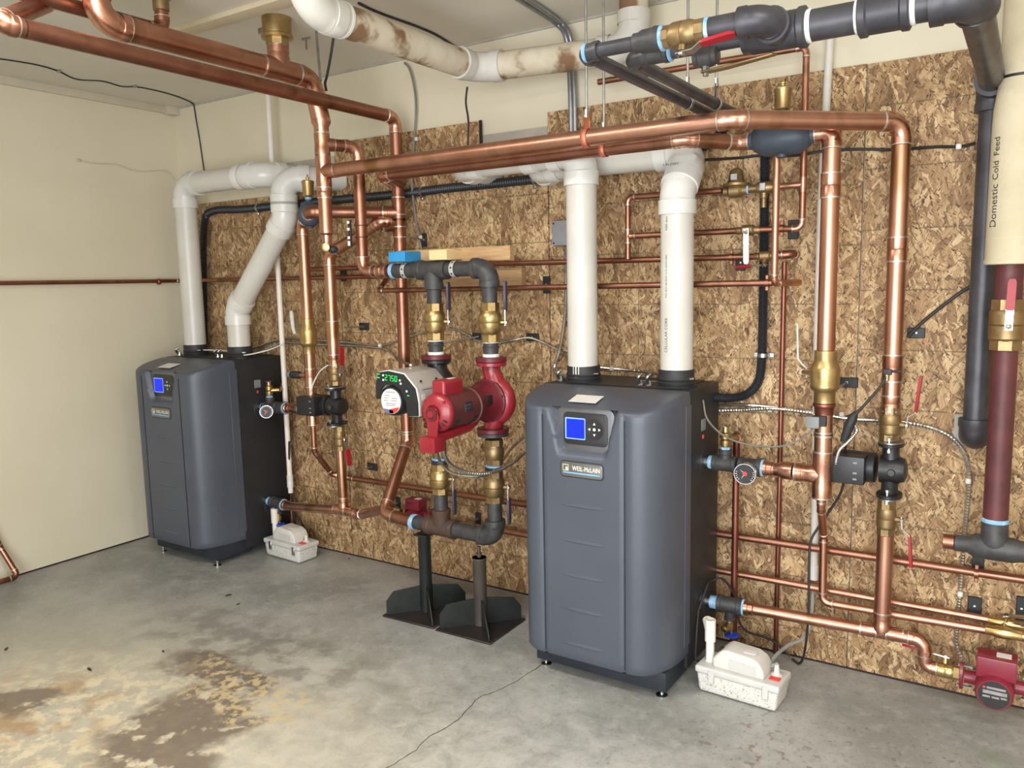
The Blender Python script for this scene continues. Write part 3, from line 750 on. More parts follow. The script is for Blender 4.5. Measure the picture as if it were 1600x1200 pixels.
# upper manifold: copper adapter, tee, elbow, two drops
mt = thing('iron_manifold', 'black iron tee and elbow manifold above the two pumps', 'pipe manifold', (XL, YP, ZT), None)
iron_nipple(mt, (1.935, YP, ZT), (XL, YP, ZT)); iron_nipple(mt, (XL, YP, ZT), (XR-0.05, YP, ZT))
mb = MB().lathe((XL-0.075, YP, ZT), (1, 0, 0), [(0, 0.040), (0.02, 0.041), (0.024, 0.037), (0.126, 0.037), (0.13, 0.041), (0.15, 0.040)], 24)
mb.lathe((XL, YP, ZT), (0, 0, -1), [(0, 0.034), (0.02, 0.040), (0.05, 0.037), (0.06, 0.040), (0.078, 0.041), (0.080, 0.036)], 24)
mb.build('tee', 'iron', mt)
a, b, d1, d2, arc = arc_corner(V((XL, YP, ZT)), V((XR, YP, ZT)), V((XR, YP, ZT-0.3)), 0.050)
elbow_mesh(a, b, d1, d2, arc, IR, 'iron', 24).build('elbow', ['iron', 'iron'], mt)
for x in (XL, XR): iron_nipple(mt, (x, YP, ZT-0.07), (x, YP, 1.315))
MB().lathe((1.932, YP, ZT), (1, 0, 0), [(0, 0.033), (0.012, 0.033), (0.016, 0.0305)], 20).build('sealant_ring', 'dope_blue', mt)
# perforated straps that carry it
for x in (2.01, 2.262):
    mb = MB(); pts = []
    for i in range(17):
        t = math.radians(-20+ 220*i/16 + 90)
    ring = [V((x, YP+0.0322*math.cos(t), ZT+0.0322*math.sin(t))) for t in [math.radians(100+340*i/24) for i in range(25)]]
    vs = []; fs = []
    for p in ring:
        nrm = (p-V((x, YP, ZT))).normalized()
        vs += [p+V((-0.010, 0, 0)), p+V((0.010, 0, 0)), p+V((0.010, 0, 0))+nrm*0.0012, p+V((-0.010, 0, 0))+nrm*0.0012]
    for i in range(24):
        for k in range(4): fs.append((4*i+k, 4*i+(k+1) % 4, 4*i+4+(k+1) % 4, 4*i+4+k))
    st = MB().add(vs, fs).build('strap', 'strap_metal', mt)
    for i in range(2, 24, 3):
        p = ring[i]; nrm = (p-V((x, YP, ZT))).normalized()
        MB().cyl(p+nrm*0.0008, p+nrm*0.0018, 0.0042, 8).build('strap_hole', 'slot_dark', st)
# boards the straps are fixed to
b1 = MB().box((1.896, -0.295, 1.496), (2.479, -0.262, 1.552), 0.002, 1).build('timber_board', 'wood_board'); tag(b1, 'long timber board spanning above the pump manifold, blue-taped at its end', 'board')
lo = (1.899, -0.020, 1.401); hi = (2.320, -0.020, 1.455)
b2 = MB().box((lo[0], -0.04, 1.387), (hi[0]+0.05, -0.001, 1.472), 0.002, 1).build('timber_board', 'wood_board'); tag(b2, 'short timber board screwed to the OSB behind the pump manifold', 'board')
for p in ((699, 440), (785, 440)):
    pass
s_ = (1.946, -0.365, 1.544); e_ = (2.034, -0.365, 1.502)
tag(MB().box((s_[0], -0.40, e_[2]), (e_[0], -0.262, s_[2]), 0.003, 1).build('wood_block', 'tape_blue'), 'bright blue taped block on top of the iron manifold', 'block')
s_ = (2.160, -0.365, 1.544); e_ = (2.249, -0.365, 1.503)
tag(MB().box((s_[0], -0.40, e_[2]), (e_[0], -0.262, s_[2]), 0.003, 1).build('wood_block', 'wood_block'), 'pale wooden block on top of the iron manifold', 'block')

def ball_valve(label, p, d, r, L, body='brass', lever='lever_blue', ldir=None, loff=None, lev_len=0.12, group=None, name='ball_valve', wide=1.42, lw=0.02, sweat=False, ps=0.0):
    """brass ball valve centred on p along d; ldir: way the lever points, loff: side the stem leaves"""
    p = V(p); d = V(d).normalized()
    root = thing(name, label, 'valve', tuple(p), group)
    h = L/2; mb = MB()
    if sweat:
        mb.lathe(p-d*h, d, [(0, r*1.05), (0.002, r*1.14), (L*0.22, r*1.14), (L*0.30, r*wide), (L*0.70, r*wide), (L*0.78, r*1.14), (L-0.002, r*1.14), (L, r*1.05)], 24)
    else:
        mb.lathe(p-d*h, d, [(0, r*1.1), (0.002, r*1.24), (L*0.20, r*1.24), (L*0.205, r*1.1)], 8)
        mb.lathe(p+d*(h-L*0.205), d, [(0, r*1.1), (L*0.005, r*1.24), (L*0.203, r*1.24), (L*0.205, r*1.1)], 8)
        mb.lathe(p-d*(h-L*0.19), d, [(0, r*1.16), (L*0.05, r*1.3), (L*0.10, r*wide), (L*0.30, r*wide*1.02), (L*0.31, r*wide*0.97), (L*0.33, r*wide*1.02), (L*0.50, r*wide), (L*0.56, r*1.28), (L*0.62, r*1.14)], 24)
    mb.build('body', body, root)
    if ldir is not None:
        so = V(loff).normalized(); ld = V(ldir).normalized(); sd = so.cross(ld).normalized()
        q = p+so*r*wide
        MB().lathe(p+so*r*0.9, so, [(0, 0.010), (r*wide-r*0.9+0.012, 0.010), (r*wide-r*0.9+0.012, 0.006), (r*wide-r*0.9+0.024, 0.006)], 10).build('stem', body, root)
        top = q+so*0.018
        MB().lathe(top, so, [(-0.003, 0.009), (0.004, 0.009), (0.006, 0.006)], 6).build('nut', 'chrome', root)
        lv = MB()
        A = top-ld*0.012; Bp = top+ld*0.028; Cp = top+ld*0.045+so*ps; Dp = top+ld*lev_len+so*ps
        def strip(pts, w1, th, mi):
            vs = []; fs = []
            for q_, w2 in zip(pts, w1):
                vs += [q_+sd*w2-so*th, q_-sd*w2-so*th, q_-sd*w2+so*th, q_+sd*w2+so*th]
            for i in range(len(pts)-1):
                for k in range(4): fs.append((4*i+k, 4*i+(k+1) % 4, 4*i+4+(k+1) % 4, 4*i+4+k))
            fs += [(3, 2, 1, 0), tuple(4*(len(pts)-1)+k for k in range(4))]
            lv.add(vs, fs, mi)
        strip([A, Bp, Cp, Cp+ld*0.006], [lw*0.5]*4, 0.0016, 0)
        strip([Cp, Cp+ld*0.006, Dp-ld*0.01, Dp], [lw*0.42, lw*0.55, lw*0.55, lw*0.36], 0.0042, 1)
        lv.build('lever', ['chrome', lever], root)
    return root
zv = 1.255
ball_valve('brass ball valve above the silver-housed pump', (XL, YP, zv), (0, 0, 1), IR, 0.150, 'brass', 'lever_blue', (0, 0, 1), (1, 0.35, 0), 0.16, lw=0.030)
ball_valve('brass ball valve above the red pump', (XR, YP, zv), (0, 0, 1), IR, 0.155, 'brass', 'lever_blue', (0, 0, 1), (1, 0.35, 0), 0.16, lw=0.030, wide=1.5)

def flange(mb_mat, root, p, d, r=0.060, th=0.014, name='flange', bolts=4, ph=0.0):
    p = V(p); d = V(d).normalized()
    f = MB().lathe(p, d, [(0, r*0.97), (0.002, r), (th-0.002, r), (th, r*0.97)], 32).build(name, mb_mat, root)
    u, w_ = frame(d)
    for i in range(bolts):
        a = ph+2*PI*i/bolts
        q = p+(u*math.cos(a)+w_*math.sin(a))*r*0.80
        MB().lathe(q-d*0.008, d, [(0, 0.0065), (0.008, 0.0065), (0.008, 0.004), (th, 0.004), (th, 0.0065), (th+0.009, 0.0065)], 6).build('bolt', 'zinc', f)
    return f
for x, nm, hi_ in ((XL, 'silver-housed pump', 1.178), (XR, 'red pump', 1.178)):
    r_ = thing('iron_nipple', 'short black iron nipple with white sealant above the %s' % nm, 'pipe', (x, YP, 1.12))
    MB().lathe((x, YP, 1.125), (0, 0, 1), [(0, 0.030), (0.028, 0.030), (0.028, 0.033), (0.035, 0.034), (0.038, 0.031), (0.052, 0.031)], 20).build('nipple', 'iron', r_)
    MB().lathe((x, YP, 1.121), (0, 0, 1), [(0, 0.034), (0.010, 0.033), (0.012, 0.030)], 20).build('sealant', 'dope_white', r_)
    MB().lathe((x, YP, 1.176), (0, 0, 1), [(0, 0.033), (0.004, 0.033)], 20).build('sealant', 'dope_white', r_)

# red base-mounted circulator -------------------------------------------------
zc = 0.950
rp = thing('red_pump', 'red inline pump with a horizontal motor, brown barrel and round end bell', 'pump', (XR, YP, zc))
flange('pump_red_dark', rp, (XR, YP, 1.102), (0, 0, 1), 0.062, 0.018, ph=0.6)
flange('pump_red', rp, (XR, YP, 1.086), (0, 0, 1), 0.060, 0.015, ph=0.6)
flange('pump_red_dark', rp, (XR, YP, 0.820), (0, 0, 1), 0.064, 0.018, ph=0.3)
flange('iron', rp, (XR, YP, 0.806), (0, 0, 1), 0.062, 0.014, bolts=0)
mb = MB()
# volute: snail ring round the motor axis that swells toward the outlet neck
ring = []; rad = []
for i in range(33):
    a = math.radians(-80-360*i/32)
    ring.append((XR+0.006+0.066*math.cos(a), YP, zc+0.066*math.sin(a))); rad.append(0.028+0.008*i/32)
mb.tube(ring, rad, 16)
mb.lathe((XR+0.004, YP-0.034, zc), (0, 1, 0), [(0, 0.070), (0.068, 0.070)], 32)
mb.tube([(XR, YP, 1.09), (XR, YP, 1.065), (XR+0.010, YP, 1.04), (XR+0.020, YP, 1.005), (XR+0.030, YP, 0.97)], [0.040, 0.036, 0.038, 0.042, 0.040], 20)
mb.tube([(XR, YP, 0.825), (XR+0.004, YP, 0.85), (XR+0.018, YP, 0.885), (XR+0.034, YP, 0.92)], [0.038, 0.037, 0.040, 0.040], 20)
vol = mb.build('volute', 'pump_red', rp, ang=50)
mb = MB().lathe((XR, YP-0.028, zc), (0, -1, 0), [(0, 0.086), (0.012, 0.086), (0.016, 0.080), (0.030, 0.074), (0.062, 0.058), (0.098, 0.056), (0.112, 0.068), (0.122, 0.068)], 36)
br = mb.build('bearing_bracket', 'pump_red_dark', rp)
for i in range(8):
    a = 2*PI*i/8+0.3
    MB().lathe((XR+0.079*math.cos(a), YP-0.038, zc+0.079*math.sin(a)), (0, -1, 0), [(0, 0.006), (0.009, 0.006)], 6).build('bolt', 'pump_red_dark', br)
MB().box((XR+0.046, YP-0.118, zc-0.006), (XR+0.060, YP-0.082, zc+0.034), 0.003).build('bracket_opening', 'slot_dark', br)
y0 = YP-0.148; MR = 0.0665
mo = MB().lathe((XR, y0, zc), (0, -1, 0), [(0, MR+0.002), (0.004, MR+0.005), (0.020, MR+0.005), (0.022, MR), (0.190, MR)], 40).build('motor_barrel', 'motor_brown', rp)
for ang_, yy_ in [(a_, q_) for a_ in (-30, -48, -66) for q_ in (0.050, 0.160)]:
    a = math.radians(ang_)
    c = V((XR+MR*math.cos(a), y0-yy_, zc+MR*math.sin(a)))
    MB().box((-0.003, -0.014, -0.005), (0.0015, 0.014, 0.005), 0.001, 1, M=Matrix.Translation(c) @ Matrix.Rotation(-a, 4, 'Y')).build('vent_slot', 'slot_dark', mo)
a = math.radians(10); c = V((XR+MR*math.cos(a), y0-0.100, zc+MR*math.sin(a))); Mn = Matrix.Translation(c) @ Matrix.Rotation(-a, 4, 'Y')
npl = MB().box((-0.002, -0.022, -0.018), (0.002, 0.022, 0.018), 0.001, 1, M=Mn).build('nameplate', 'iron_black', mo)
for z_, h in ((0.007, 0.005), (-0.004, 0.002)):
    MB().box((0.002, -0.018, z_-h), (0.0026, 0.016, z_+h), M=Mn).build('nameplate_print', 'zinc', npl)
y1 = y0-0.190
eb = MB().lathe((XR, y1, zc), (0, -1, 0), [(0, MR+0.002), (0.003, MR+0.004), (0.016, MR+0.003), (0.024, MR-0.004), (0.030, 0.046), (0.036, 0.036), (0.036, 0.032), (0.030, 0.028), (0.030, 0.022), (0.036, 0.019), (0.038, 0.0)], 40).build('end_bell', 'pump_red', rp)
for s in (-1, 1):
    for i in range(4):
        a = math.radians(-28-17*i if s > 0 else 208+17*i)
        q = V((XR+0.052*math.cos(a), y1-0.0275, zc+0.052*math.sin(a)))
        MB().box((-0.010, -0.003, -0.003), (0.010, 0.003, 0.003), 0.001, 1, M=Matrix.Translation(q) @ Matrix.Rotation(-a, 4, 'Y')).build('bell_slot', 'slot_dark', eb)
for i in range(4):
    a = PI/4+PI/2*i
    MB().lathe((XR+0.060*math.cos(a), y1-0.020, zc+0.060*math.sin(a)), (0, -1, 0), [(0, 0.006), (0.008, 0.006)], 8).build('bolt', 'pump_red', eb)
jb = MB().box((XR-0.034, y1+0.000, zc+0.052), (XR+0.026, y1+0.118, zc+0.116), 0.014, 4).build('capacitor_box', 'pump_red', rp)
MB().box((XR-0.002, y1+0.05, zc+0.1155), (XR+0.014, y1+0.088, zc+0.1172), 0.0005, 1).build('box_label', 'paper_white', jb)
# resilient cradle under the motor and the wiring box at its foot
mb = MB()
mb.prism([(XR-0.020, y1-0.044, zc-0.086), (XR+0.020, y1-0.044, zc-0.086), (XR+0.028, y1-0.044, zc-0.01), (XR+0.020, y1-0.044, zc+0.022), (XR-0.020, y1-0.044, zc+0.022), (XR-0.028, y1-0.044, zc-0.01)], (0, 0.010, 0), 0.002, 1)
mb.tube([(XR, y1-0.040, zc-0.086), (XR, y1+0.03, zc-0.088), (XR, y0-0.02, zc-0.082), (XR, YP-0.12, zc-0.066)], [0.016, 0.020, 0.020, 0.016], 12)
cr = mb.build('motor_cradle', 'pump_red', rp)
MB().lathe((XR, y1-0.044, zc), (0, -1, 0), [(0, 0.026), (0.005, 0.025), (0.005, 0.017), (0.008, 0.015), (0.008, 0)], 28).build('cradle_ring', 'pump_red_dark', cr)
MB().lathe((XR, y1-0.0525, zc), (0, -1, 0), [(0, 0.013), (0.002, 0.012)], 20).build('ring_cap', 'pump_red', cr)
MB().box((XR-0.042, y1-0.068, zc-0.138), (XR+0.026, y1-0.006, zc-0.082), 0.005, 2).build('wiring_box', 'pump_red', rp)

# variable-speed pump with silver drive housing --------------------------------
gp = thing('variable_speed_pump', 'pump with silver and black drive showing green 2750 digits', 'pump', (XL, YP, zc))
flange('pump_red_dark', gp, (XL, YP, 1.102), (0, 0, 1), 0.062, 0.018, ph=0.6)
flange('pump_black', gp, (XL, YP, 1.086), (0, 0, 1), 0.060, 0.015, ph=0.6)
flange('pump_black', gp, (XL, YP, 0.820), (0, 0, 1), 0.062, 0.018, ph=0.3)
mb = MB().lathe((XL, YP-0.05, zc), (0, 1, 0), [(0, 0.070), (0.02, 0.085), (0.07, 0.085), (0.09, 0.06)], 32)
mb.tube([(XL, YP, 1.09), (XL+0.01, YP, 1.05), (XL+0.03, YP, 1.01)], [0.040, 0.040, 0.05], 20)
mb.tube([(XL, YP, 0.825), (XL, YP, 0.88), (XL+0.01, YP, 0.93)], [0.038, 0.038, 0.05], 20)
mb.build('volute', 'pump_black', gp)
yF = -0.635        # front face of the drive
zd = 0.975         # motor axis
MB().lathe((XL-0.012, YP-0.04, zd-0.012), (0, -1, 0), [(0, 0.058), (0.20, 0.059), (0.222, 0.058), (0.230, 0.053), (0.232, 0.0)], 40).build('motor_can', 'drive_black', gp)
fd = MB().lathe((XL-0.012, yF+0.004, zd-0.012), (0, -1, 0), [(0, 0.049), (0.004, 0.049), (0.004, 0.0)], 40).build('round_nameplate', 'paper_white', gp)
def disc_part(zlo, zhi, xlo, xhi, m, nm):
    # horizontal slice of the round plate
    pts = []
    R_ = 0.0475; c = V((XL-0.012, yF-0.0008, zd-0.012))
    for i in range(15):
        x = xlo+(xhi-xlo)*i/14
        pts.append(c+V((x, 0, -math.sqrt(max(0, R_*R_-x*x)))))
    for i in range(15):
        x = xhi-(xhi-xlo)*i/14
        pts.append(c+V((x, 0, max(-math.sqrt(max(0, R_*R_-x*x))+0.0004, zlo+(zhi-zlo)*((x-xlo)/(xhi-xlo))))))
    MB().prism(pts, (0, -0.0004, 0)).build(nm, m, fd)
disc_part(-0.030, -0.035, -0.036, 0.012, 'decal_blue', 'decal')
disc_part(-0.032, -0.020, -0.008, 0.041, 'decal_red', 'decal')
for i, (x0, x1, z_) in enumerate(((-0.022, 0.024, 0.036), (-0.028, -0.004, 0.022), (-0.034, -0.012, 0.012), (0.006, 0.034, 0.012), (-0.034, -0.016, 0.003), (0.002, 0.030, 0.003), (-0.024, 0.026, -0.009), (-0.024, 0.020, -0.016))):
    MB().box((XL-0.012+x0, yF-0.0008, zd-0.012+z_-0.0012), (XL-0.012+x1, yF, zd-0.012+z_+0.0012)).build('print_line', 'box_grey', fd)
# silver shell: arched housing over and to the right of the motor
def arch_pts(y, o):
    return [(XL-0.088-o, y, zd+0.056), (XL-0.070-o*0.6, y, zd+0.100+o*0.6), (XL-0.02, y, zd+0.108+o), (XL+0.055, y, zd+0.098+o), (XL+0.112+o*0.7, y, zd+0.044+o*0.5),
            (XL+0.124+o, y, zd-0.01), (XL+0.124+o, y, zd-0.062-o*0.5), (XL+0.070, y, zd-0.066-o*0.5), (XL+0.066, y, zd-0.012), (XL+0.040, y, zd+0.036), (XL, y, zd+0.056), (XL-0.04, y, zd+0.05), (XL-0.062, y, zd+0.030)]
sh = MB().prism(arch_pts(yF+0.016, 0.0), (0, 0.185, 0), 0.004, 2).build('drive_housing', 'drive_silver', gp)
MB().prism(arch_pts(yF+0.006, 0.001), (0, 0.011, 0), 0.001, 1).build('housing_rim', 'paper_white', sh)
fp = MB().prism(arch_pts(yF-0.002, -0.003), (0, 0.010, 0), 0.001, 1).build('front_panel', 'drive_black', gp)
MB().box((XL+0.1235, yF+0.03, zd+0.036), (XL+0.1245, yF+0.16, zd+0.038)).build('housing_joint', 'slot_dark', sh)
for q in ((XL+0.10, yF+0.05, zd+0.066), (XL+0.10, yF+0.145, zd+0.066)):
    MB().ball(q, 0.005, n=8).build('screw', 'slot_dark', sh)
MB().box((XL+0.1235, yF+0.025, zd-0.004), (XL+0.1252, yF+0.045, zd+0.020), 0.0005, 1).build('housing_label', 'paper_white', sh)
MB().box((XL-0.100, yF+0.01, zd-0.010), (XL-0.058, yF+0.12, zd+0.052), 0.008, 2).build('side_cap', 'drive_black', gp)
# seven-segment green digits 2750
SEG = {'2': 'abged', '7': 'abc', '5': 'afgcd', '0': 'abcdef'}
def digit(ch, x, z, h, w_):
    mb = MB(); t = 0.0010; y = yF-0.0026
    bars = {'a': ((x, z+h), (x+w_, z+h)), 'g': ((x, z+h/2), (x+w_, z+h/2)), 'd': ((x, z), (x+w_, z)), 'f': ((x, z+h/2), (x, z+h)), 'b': ((x+w_, z+h/2), (x+w_, z+h)), 'e': ((x, z), (x, z+h/2)), 'c': ((x+w_, z), (x+w_, z+h/2))}
    for k in SEG[ch]:
        (xa, za), (xb, zb) = bars[k]
        mb.box((min(xa, xb)-t, y, min(za, zb)-t), (max(xa, xb)+t, y+0.0008, max(za, zb)+t))
    mb.build('digit', 'led_green', fp)
for i, ch in enumerate('2750'): digit(ch, XL-0.034+0.0165*i, zd+0.070-0.001*i, 0.020, 0.0095)
for x, z_ in ((-0.044, 0.088), (-0.044, 0.070), (0.040, 0.072), (0.044, 0.060), (0.072, 0.032)):
    MB().lathe((XL+x, yF-0.002, zd+z_), (0, -1, 0), [(0, 0.0042), (0.001, 0.0040)], 12).build('button', 'button_white', fp)
for x, z_, w_ in ((-0.076, 0.090, 0.016), (-0.076, 0.076, 0.014), (0.074, 0.014, 0.010)):
    MB().box((XL+x, yF-0.0028, zd+z_), (XL+x+w_, yF-0.0016, zd+z_+0.0035)).build('status_bar', 'led_green', fp)

# lower unions and valves down to the lower manifold
def union(label, p, r, L, m='brass_old', name='pipe_union'):
    p = V(p); root = thing(name, label, 'union', tuple(p)); h = L/2
    MB().lathe(p-V((0, 0, h)), (0, 0, 1), [(0, r*1.1), (0.002, r*1.22), (L*0.22, r*1.22), (L*0.24, r*1.1)], 8).build('hex_end', m, root)
    MB().lathe(p-V((0, 0, h-L*0.22)), (0, 0, 1), [(0, r*1.15), (L*0.10, r*1.30), (L*0.40, r*1.34), (L*0.46, r*1.2), (L*0.54, r*1.14)], 24).build('body', m, root)
    MB().lathe(p+V((0, 0, h-L*0.26)), (0, 0, 1), [(0, r*1.1), (0.002, r*1.24), (L*0.24, r*1.24), (L*0.26, r*1.1)], 8).build('hex_end', m, root)
    return root
MB_z = 0.741
union('brass spring check valve below the red pump', (XR+0.004, YP, MB_z), IR, 0.105)
tag(MB().cyl((XL, YP, 0.69), (XL, YP, 0.825), 0.030, 20).build('iron_nipple', 'brass_old'), 'dull nipple below the silver-housed pump', 'pipe')
for x, nm in ((XL, 'silver-housed pump'), (XR, 'red pump')):
    r_ = thing('threaded_adapter', 'black threaded adapter with blue sealant under the %s' % nm, 'pipe fitting', (x, YP, 0.67))
    MB().lathe((x, YP, 0.662), (0, 0, 1), [(0, 0.032), (0.002, 0.036), (0.016, 0.036), (0.018, 0.031), (0.034, 0.031)], 8).build('hex_collar', 'iron_black', r_)
    MB().lathe((x, YP, 0.679), (0, 0, 1), [(0, 0.032), (0.006, 0.033), (0.010, 0.030)], 20).build('sealant', 'dope_blue', r_)
ball_valve('brass ball valve with hanging dark lever under the silver-housed pump', (XL, YP, 0.598), (0, 0, 1), IR, 0.130, 'brass', 'lever_blue', (0, 0, -1), (1, 0.3, 0), 0.150, lw=0.030)
ball_valve('brass ball valve with hanging dark lever under the red pump', (XR, YP, 0.598), (0, 0, 1), IR, 0.130, 'brass_old', 'lever_blue', (0, 0, -1), (1, 0.3, 0), 0.150, lw=0.030)
ml = thing('iron_manifold', 'rusty iron tee and elbow manifold low down on the pipe stands', 'pipe manifold', (XL, YP, ZB))
iron_nipple(ml, (1.995, YP, ZB), (XL, YP, ZB)); iron_nipple(ml, (XL, YP, ZB), (XR-0.05, YP, ZB), r=0.033)
for x in (XL, XR): iron_nipple(ml, (x, YP, ZB+0.04), (x, YP, 0.536))
mb = MB().lathe((XL-0.075, YP, ZB), (1, 0, 0), [(0, 0.041), (0.02, 0.042), (0.024, 0.038), (0.126, 0.038), (0.13, 0.042), (0.15, 0.041)], 24)
mb.lathe((XL, YP, ZB), (0, 0, 1), [(0, 0.034), (0.02, 0.040), (0.05, 0.037), (0.06, 0.040), (0.078, 0.041), (0.080, 0.036)], 24)
mb.build('tee', 'iron_rust', ml)
a, b, d1, d2, arc = arc_corner(V((XL, YP, ZB)), V((XR, YP, ZB)), V((XR, YP, ZB+0.3)), 0.050)
elbow_mesh(a, b, d1, d2, arc, 0.031, 'iron', 24).build('elbow', ['iron', 'iron'], ml)
MB().lathe((1.990, YP, ZB), (1, 0, 0), [(0, 0.034), (0.014, 0.034), (0.018, 0.0305)], 20).build('sealant_ring', 'dope_blue', ml)

# ------------------------------------------------------------------ welded pipe stands
def stand(label, cx, cy, top, post, rot, plate=0.135):
    root = thing('pipe_stand', label, 'pipe stand', (cx, cy, 0), 'welded pipe stands under the pumps')
    Mr = Matrix.Translation((cx, cy, 0)) @ Matrix.Rotation(rot, 4, 'Z')
    MB().box((-plate, -plate, 0.0), (plate, plate, 0.008), 0.002, 1, M=Mr).build('base_plate', 'stand_plate', root)
    MB().lathe((cx, cy, 0.008), (0, 0, 1), [(0, 0.0275), (top-0.010, 0.0275), (top-0.008, 0.0285), (top-0.004, 0.0285), (top-0.004, 0.020)], 24).build('post', post, root)
    for k in range(4):
        Mk = Mr @ Matrix.Rotation(k*PI/2 + PI/4, 4, 'Z')
        poly = [Mk @ V(q) for q in ((0.020, -0.003, 0.008), (0.172, -0.003, 0.008), (0.172, -0.003, 0.068), (0.140, -0.003, 0.108), (0.020, -0.003, 0.122))] if k % 2 == 0 else \
               [Mk @ V(q) for q in ((0.020, -0.003, 0.008), (0.172, -0.003, 0.008), (0.168, -0.003, 0.030), (0.060, -0.003, 0.112), (0.020, -0.003, 0.122))]
        e_ = (Mk.to_3x3() @ V((0, 0.006, 0)))
        MB().prism(poly, e_, 0.001, 1).build('gusset', 'stand_black', root)
    return root
s1_ = stand('tall black pipe stand under the rusty tee, further left', 2.062, YP-0.012, 0.345, 'stand_black', math.radians(2))
mb = MB().box((2.062-0.034, YP-0.044, 0.343), (2.062+0.034, YP+0.022, 0.350), 0.001, 1); mb.build('saddle', 'stand_black', s1_)
s2_ = stand('pipe stand with a dusty post and adjusting bolt under the iron elbow', 2.348, YP-0.010, 0.290, 'stand_dusty', math.radians(1))
MB().lathe((2.348, YP-0.010, 0.288), (0, 0, 1), [(0, 0.030), (0.006, 0.030), (0.006, 0.008), (0.014, 0.008), (0.014, 0.013), (0.024, 0.013), (0.024, 0.007), (0.052, 0.007)], 16).build('adjusting_bolt', 'stand_dusty', s2_)

# ------------------------------------------------------------------ condensate pumps
def sump(label, cx, cy, rot, flip):
    root = thing('condensate_pump', label, 'condensate pump', (cx, cy, 0), 'white condensate pumps')
    Mr = Matrix.Translation((cx, cy, 0)) @ Matrix.Rotation(rot, 4, 'Z')
    def rbox(lo, hi, bev, m, nm, par=root, seg=3): return MB().box(lo, hi, bev, seg, M=Mr).build(nm, m, par)
    # tank with a slight taper
    b = bmesh.new(); bmesh.ops.create_cube(b, size=1)
    for x in b.verts:
        k = 1.0 if x.co.z > 0 else 0.94
        x.co = V((x.co.x*0.280*k, x.co.y*0.128*k, 0.004 + (x.co.z+0.5)*0.070))
    bmesh.ops.bevel(b, geom=list(b.edges), offset=0.012, segments=3, profile=0.6, affect='EDGES')
    MB().bm(b, 0, Mr).build('tank', 'sump_tank', root)
    lid = rbox((-0.144, -0.068, 0.070), (0.144, 0.068, 0.096), 0.009, 'sump_lid', 'lid')
    for sx in (-0.085, 0.10):
        rbox((sx-0.010, -0.072, 0.045), (sx+0.010, -0.066, 0.088), 0.002, 'zinc' if flip else 'sump_lid', 'clip', lid, 1)
    # motor hood: rounded hump
    prof = [(-0.088, 0.094), (-0.090, 0.125), (-0.060, 0.158), (-0.045, 0.165), (0.045, 0.160), (0.072, 0.146), (0.086, 0.120), (0.088, 0.094)]
    poly = [Mr @ V((x, -0.048, z)) for x, z in prof]
    hd = MB().prism(poly, Mr.to_3x3() @ V((0, 0.096, 0)), 0.010, 3).build('motor_hood', 'sump_white', root)
    rbox((-0.030, -0.0505, 0.106), (0.060, -0.0475, 0.138), 0.001, 'sump_lid', 'hood_panel', hd, 1)
    rbox((0.01, -0.02, 0.1615), (0.05, 0.005, 0.1640), 0.0005, 'paper_white', 'hood_label', hd, 1)
    rbox((-0.074, -0.022, 0.143), (-0.062, -0.004, 0.158), 0.002, 'slot_dark', 'hood_slot', hd, 1)
    MB().lathe(Mr @ V((0.112, 0.010, 0.095)), (0, 0, 1), [(0, 0.018), (0.006, 0.018), (0.008, 0.012), (0.018, 0.009), (0.040, 0.007)], 14).build('discharge_port', 'sump_white', root)
    rbox((0.098, -0.030, 0.096), (0.132, -0.006, 0.100), 0.001, 'decal_red', 'red_tag', lid, 1)
    q = Mr @ V((-0.112, -0.010, 0.095))
    mb = MB().lathe(q, (0, 0, 1), [(0, 0.017), (0.003, 0.0145), (0.072, 0.0145), (0.073, 0.0185), (0.150, 0.0185), (0.151, 0.0150), (0.110, 0.0145)], 20, caps=False)
    dp = mb.build('drain_pipe', 'pvc_thin', root)
    qd = (Mr.to_3x3() @ V((-0.5, 0.75, 0))).normalized()
    MB().tube([q+V((0, 0, 0.095)), q+qd*0.035+V((0, 0, 0.122)), q+qd*0.050+V((0, 0, 0.127))], [0.0150, 0.0170, 0.0170], 16).build('side_inlet', 'pvc_thin', dp)
    return root
sR = sump('white condensate pump on the floor right of the near boiler', 3.437, -0.372, math.radians(-3), False)
sL = sump('white condensate pump on the floor beside the far boiler', 0.995, -0.175, math.radians(-3), True)

# ------------------------------------------------------------------ copper mains
CR = 0.0272
X1, Y1 = 1.698, -0.50        # front riser at the left end of the header
X2, Y2 = 1.764, -0.36        # drop to the pump manifold
X3, Y3 = 1.772, -0.12        # rear riser
X4, Y4 = 3.643, -0.215       # near boiler supply riser
X5, Y5 = 3.830, -0.125       # near boiler return riser (pumped)
X0, Y0 = 1.233, -0.20     # far boiler supply riser
XB, YB = 1.401, -0.20     # far boiler pumped riser
ZH = 1.880

